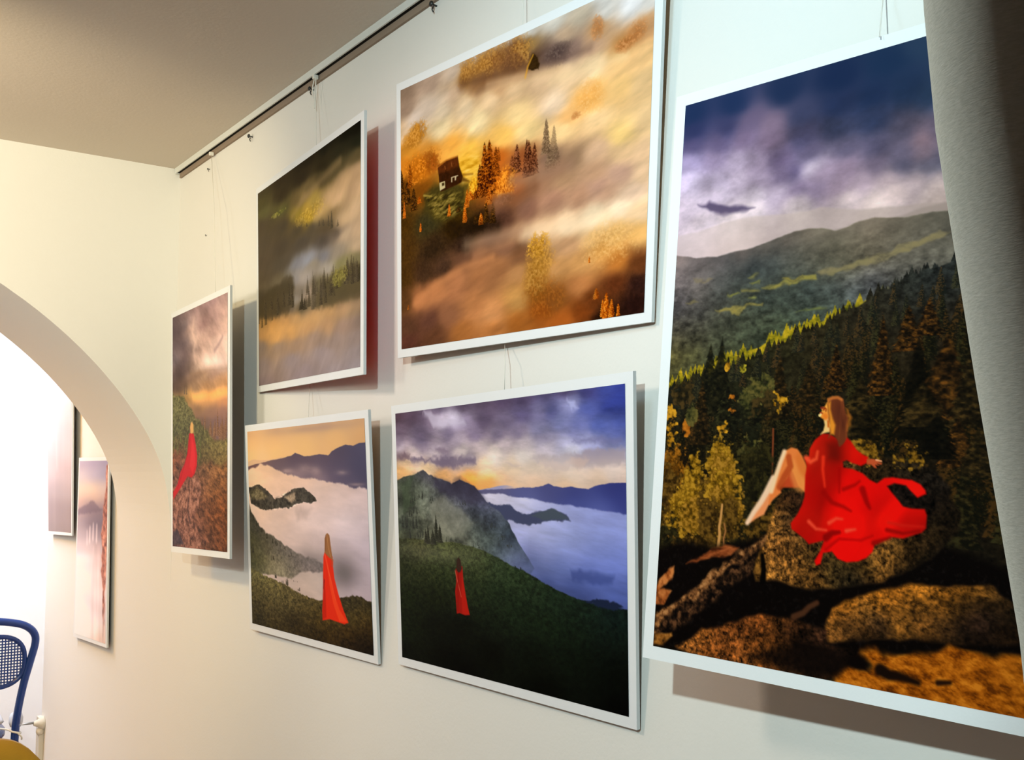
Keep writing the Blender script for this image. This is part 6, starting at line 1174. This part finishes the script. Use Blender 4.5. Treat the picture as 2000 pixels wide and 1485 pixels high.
tube(bm, [e - er * .03 - cur.location + Vector((0, 0, .015)), e + er * .55 - cur.location + Vector((0, 0, .015))], .012, 12)
done('curtain_rod', bm, PIN, cur, True)
for s in (.04, .28, .5):
    bm = bmesh.new()
    p = e + er * s - cur.location
    tube(bm, [p + Vector((0, 0, .015)), p + Vector((0, 0, .04))], .006, 8)
    done('rod_bracket', bm, PIN, cur, True)

# ------------------------------------------------------------------ blue bentwood chair in the bright room
CY = 4.70
post = [H(p) for p in [(-0.0858, 4.7000, -1.1060), (-0.0796, 4.7000, -1.0040), (-0.0604, 4.7000, -0.8823), (-0.0379, 4.7000, -0.7910), (-0.0189, 4.7000, -0.7091), (-0.0262, 4.7000, -0.6683), (-0.0588, 4.7000, -0.6378), (-0.1083, 4.7000, -0.6207), (-0.1855, 4.7000, -0.6095)]]
cxm = -0.1792
chair = thing('bentwood_chair', 'cobalt blue bentwood chair with a cane back in the bright room', 'chair', (cxm, CY + .2, 0))


def mirror(pts):
    return [Vector((2 * cxm - p.x, p.y, p.z)) for p in pts]


loop = smooth_path(post + mirror(post)[::-1][1:], 5)
seat_z = .455
leg_r = smooth_path([post[0], post[0] + Vector((.004, -.012, -.12)), Vector((post[0].x + .014, CY - .06, .0))], 5)


def rel(o, root=chair):
    return local(o, root)


bm = bmesh.new()
tube(bm, loop, .0155, 12)
rel(done('back_frame', bm, BLUE, None, True))
for s in (leg_r, mirror(leg_r)):
    bm = bmesh.new()
    tube(bm, s, [.0165 - .004 * i / len(s) for i in range(len(s))], 12)
    rel(done('leg', bm, BLUE, None, True))
ov = ((-0.1795, 4.7000, -0.7770), 0.1220, 0.1033)
ovc = H(ov[0])
orx, orz = ov[1], ov[2]
hoop = [Vector((cxm + orx * math.copysign(abs(math.cos(t)) ** .75, math.cos(t)), CY + .004, ovc.z + orz * math.copysign(abs(math.sin(t)) ** .8, math.sin(t)) )) for t in [k * 2 * math.pi / 56 for k in range(56)]]
bm = bmesh.new()
tube(bm, hoop, .0095, 10, closed=True)
rel(done('back_hoop', bm, BLUE, None, True))
bm = bmesh.new()


def inside(x, z, m=1.0):
    a, c = abs((x - cxm) / orx), abs((z - ovc.z) / orz)
    return a ** 2.5 + c ** 2.4 < m


pit = .0118
ni, nj = int(orx / pit) + 1, int(orz / pit) + 1
cw = .0026
for i in range(-ni, ni + 1):
    xx = cxm + i * pit
    zz = [ovc.z + k * .004 for k in range(-60, 61) if inside(xx, ovc.z + k * .004)]
    if len(zz) > 2:
        box(bm, xx - cw, xx + cw, CY + .0036, CY + .0052, zz[0], zz[-1])
for j in range(-nj, nj + 1):
    zz = ovc.z + j * pit
    xx = [cxm + k * .004 for k in range(-70, 71) if inside(cxm + k * .004, zz)]
    if len(xx) > 2:
        box(bm, xx[0], xx[-1], CY + .0020, CY + .0036, zz - cw, zz + cw)
rel(done('cane_panel', bm, BLUE))
bm = bmesh.new()
SX = cxm - .115
lathe(bm, [(.165, -.018), (.198, -.018), (.206, -.008), (.206, .012), (.198, .022), (.165, .022)], (SX, CY + .20, seat_z), (0, 0, 1), 48)
rel(done('seat', bm, BLUE, None, True))
for sgn in (-1, 1):
    bm = bmesh.new()
    tube(bm, smooth_path([Vector((SX + sgn * .14, CY + .36, seat_z)), Vector((SX + sgn * .155, CY + .385, .2)), Vector((SX + sgn * .165, CY + .40, 0))], 5), .015, 12)
    rel(done('leg', bm, BLUE, None, True))
bm = bmesh.new()
tube(bm, [Vector((SX + .135 * math.cos(t), CY + .20 + .135 * math.sin(t), .24)) for t in [k * 2 * math.pi / 40 for k in range(40)]], .008, 8, closed=True)
rel(done('leg_ring', bm, BLUE, None, True))
cush = thing('seat_cushion', 'pale ribbed seat cushion tied to the blue bentwood chair', 'cushion', (SX, CY + .20, seat_z + .024))
bm = bmesh.new()
NN = 40
g = []
for j in range(NN + 1):
    for i in range(NN + 1):
        u, v = -1 + 2 * i / NN, -1 + 2 * j / NN
        f = max(0, (1 - abs(u) ** 4) * (1 - abs(v) ** 4)) ** .5
        rib = .0035 * math.cos(u * 40) * f
        g.append((u * .185 * (1 - .05 * v * v), v * .16 * (1 - .05 * u * u), f, rib))
T = [bm.verts.new((a, c, .042 + .042 * f + r)) for a, c, f, r in g]
Bq = [bm.verts.new((a, c, .041 - .040 * f)) for a, c, f, r in g]
kk = NN + 1
for j in range(NN):
    for i in range(NN):
        a = j * kk + i
        bm.faces.new((T[a], T[a + 1], T[a + kk + 1], T[a + kk]))
        bm.faces.new((Bq[a], Bq[a + kk], Bq[a + kk + 1], Bq[a + 1]))
bmesh.ops.remove_doubles(bm, verts=bm.verts, dist=.0012)
done('pad', bm, CUSHION, cush, True)
bm = bmesh.new()
px = post[0].x - cush.location.x
py = CY - cush.location.y
tube(bm, smooth_path([(px - .06, py + .05, .02), (px - .024, py + .012, .016), (px - .012, py - .021, .012), (px + .014, py - .022, .004), (px + .022, py + .006, .0), (px + .004, py + .024, .006)], 4), .004, 6)
tube(bm, smooth_path([(px + .006, py - .024, .006), (px + .02, py - .03, -.010), (px + .022, py - .026, -.022)], 4), .0035, 6)
o = done('tie_ribbon', bm, RIBBON, cush, True)
o['label'] = 'cream ribbon tie'
bm = bmesh.new()
lathe(bm, [(.004, -.034), (.020, -.028), (.027, -.012), (.027, .010), (.021, .026), (.006, .034)], (px + .012, py + .045, .045), (.1, .2, 1), 20)
done('corner_tuft', bm, CUSHION, cush, True)

# ------------------------------------------------------------------ mustard chair in front of the arch
mc = thing('upholstered_chair', 'mustard yellow upholstered chair at the lower left corner', 'chair', (-0.6366, 2.8500, 0))
bm = bmesh.new()
NU, NV = 28, 14
hw, zt, zb = .245, 0.8935, .40
outl = []
front, backv = [], []
for j in range(NV + 1):
    for i in range(NU + 1):
        u, v = -1 + 2 * i / NU, j / NV
        e_ = 1 - (max(0, abs(u) - .62) / .38) ** 2.4 * .13 * v          # rounded upper corners
        zz = zb + (zt - zb) * v * e_ + .012 * v * (1 - u * u)
        xx = u * hw * (1 - .06 * (1 - v))
        yy = -.11 * u * u + .07 * (1 - v) * -1
        ed = min(1, (1 - abs(u)) * 7) ** .5 * min(1, (1 - v) * 7 + .02) ** .5
        front.append(bm.verts.new((xx, yy - .008 - .028 * ed, zz)))
        backv.append(bm.verts.new((xx, yy + .008 + .028 * ed, zz)))
kk = NU + 1
for j in range(NV):
    for i in range(NU):
        a = j * kk + i
        bm.faces.new((front[a], front[a + 1], front[a + kk + 1], front[a + kk]))
        bm.faces.new((backv[a], backv[a + kk], backv[a + kk + 1], backv[a + 1]))
rim = [i for i in range(kk)] + [j * kk + NU for j in range(1, NV + 1)] + [NV * kk + i for i in range(NU - 1, -1, -1)] + [j * kk for j in range(NV - 1, 0, -1)]
for a, c_ in zip(rim, rim[1:] + rim[:1]):
    bm.faces.new((front[a], backv[a], backv[c_], front[c_]))
done('backrest', bm, MUSTARD, mc, True)
bm = bmesh.new()
box(bm, -.235, .235, .02, .47, .38, .47, .03)
done('seat', bm, MUSTARD, mc, True)
for sx_ in (-1, 1):
    for yy in (.05, .43):
        bm = bmesh.new()
        tube(bm, [(sx_ * .19, yy, .39), (sx_ * .215, yy + (.02 if yy > .2 else -.03), 0)], [.02, .012], 10)
        done('leg', bm, DARKWOOD, mc, True)

# ------------------------------------------------------------------ fitting at the end of the far wall
fx = thing('wall_fitting', 'small cream wall fitting with a thin grey pin beside the blue chair', 'wall fitting', (0, EY - .045, 0.5333))
bm = bmesh.new()
lathe(bm, [(.026, 0), (.028, .006), (.025, .014), (.015, .024), (.010, .036), (.008, .04)], (0, 0, 0), (-1, 0, 0), 20)
lathe(bm, [(.010, 0), (.016, .012), (.014, .026), (.004, .03)], (0, 0, -.03), (-1, 0, -.2), 14)
done('base', bm, FITTING, fx, True)
bm = bmesh.new()
tube(bm, [(-.038, 0, .004), (-.06, .0, .004), (-.095, .0, .003)], [.005, .0045, .001], 8)
done('pin', bm, PIN, fx, True)

# ------------------------------------------------------------------ camera and light
cd = bpy.data.cameras.new('camera')
cam = bpy.data.objects.new('camera', cd)
C.objects.link(cam)
cd.sensor_fit = 'HORIZONTAL'
cd.sensor_width = 36
cd.lens = 35.92243
cd.clip_start = .02
cam.matrix_world = Matrix(((0.804492, -0.047900, -0.592030, -1.0), (-0.593940, -0.073789, -0.801118, 0.0), (-0.005312, 0.996123, -0.087813, -FLOOR), (0, 0, 0, 1)))
bpy.context.scene.camera = cam


def aim(o, p):
    o.rotation_euler = (Vector(p) - o.location).to_track_quat('-Z', 'Y').to_euler()


def spot(name, loc, to, watts, col, size, blend, radius):
    l = bpy.data.lights.new(name, 'SPOT')
    l.energy, l.color, l.spot_size, l.spot_blend, l.shadow_soft_size = watts, col, math.radians(size), blend, radius
    o = bpy.data.objects.new(name, l)
    C.objects.link(o)
    o.location = loc
    aim(o, to)


def area(name, loc, to, watts, col, sx, sy):
    l = bpy.data.lights.new(name, 'AREA')
    l.shape = 'RECTANGLE'
    l.energy, l.color, l.size, l.size_y = watts, col, sx, sy
    o = bpy.data.objects.new(name, l)
    C.objects.link(o)
    o.location = loc
    aim(o, to)


spot('track_spot', (-1.59, -.03, .58 - FLOOR), (0, 1.7, .10 - FLOOR), 107.58, (0.779, 0.992, 1.000), 72, .4, .02)
spot('warm_ceiling_spot', (-1.15, 1.75, CEILZ - .20), (-.5, YE, .3 - FLOOR), 49.00, (1.000, 0.817, 0.469), 95, .8, .05)
spot('cool_ceiling_spot', (-.75, .75, CEILZ - .20), (0, 1.0, .55 - FLOOR), 10.30, (0.486, 0.797, 1.000), 90, .9, .09)
spot('middle_fill_spot', (-1.3, 1.5, CEILZ - .20), (0, 1.5, .05 - FLOOR), 30.93, (1.000, 0.807, 0.657), 75, .8, .10)  # unseen fill spot for the middle of the right wall
spot('pendant_lamp', (-1.5, 2.3, 2.0), (-.9, YE, 1.7), 24.98, (1.000, 0.937, 0.789), 170, .5, .15)
area('far_room_fill', (-.9, 5.0, CEILZ + .36), (-.7, 6.2, 1.0), 126.98, (0.695, 0.816, 1.000), 1.2, .8)  # unseen area light, added to wash the far wall white
area('far_room_side_fill', (-1.6, 4.3, CEILZ + .3), (0, 4.2, .9), 28.48, (1.000, 0.476, 0.000), .5, .5)  # unseen warm fill for the wall that holds the far prints
spot('curtain_fill_spot', (-1.0, 1.6, CEILZ - .05), (-.74, .15, 1.5), 96.33, (0.958, 1.000, 0.863), 34, .6, .03)  # unseen spot added to brighten the curtain's leading edge
area('room_fill', (-1.9, 2.1, CEILZ - .04), (-1.5, 2.2, 0), 0.00, (1.000, 1.000, 1.000), .8, .8)  # added ambient fill with no visible source, switched off

wd = bpy.data.worlds.new('room_air')
bpy.context.scene.world = wd
wd.use_nodes = True
wd.node_tree.nodes['Background'].inputs['Color'].default_value = (.9, .85, .78, 1)
wd.node_tree.nodes['Background'].inputs['Strength'].default_value = .05
sc = bpy.context.scene
sc.view_settings.view_transform = 'Standard'
sc.view_settings.look = 'None'
sc.view_settings.gamma = 1
sc.view_settings.use_curve_mapping = False
sc.view_settings.exposure = 0.000
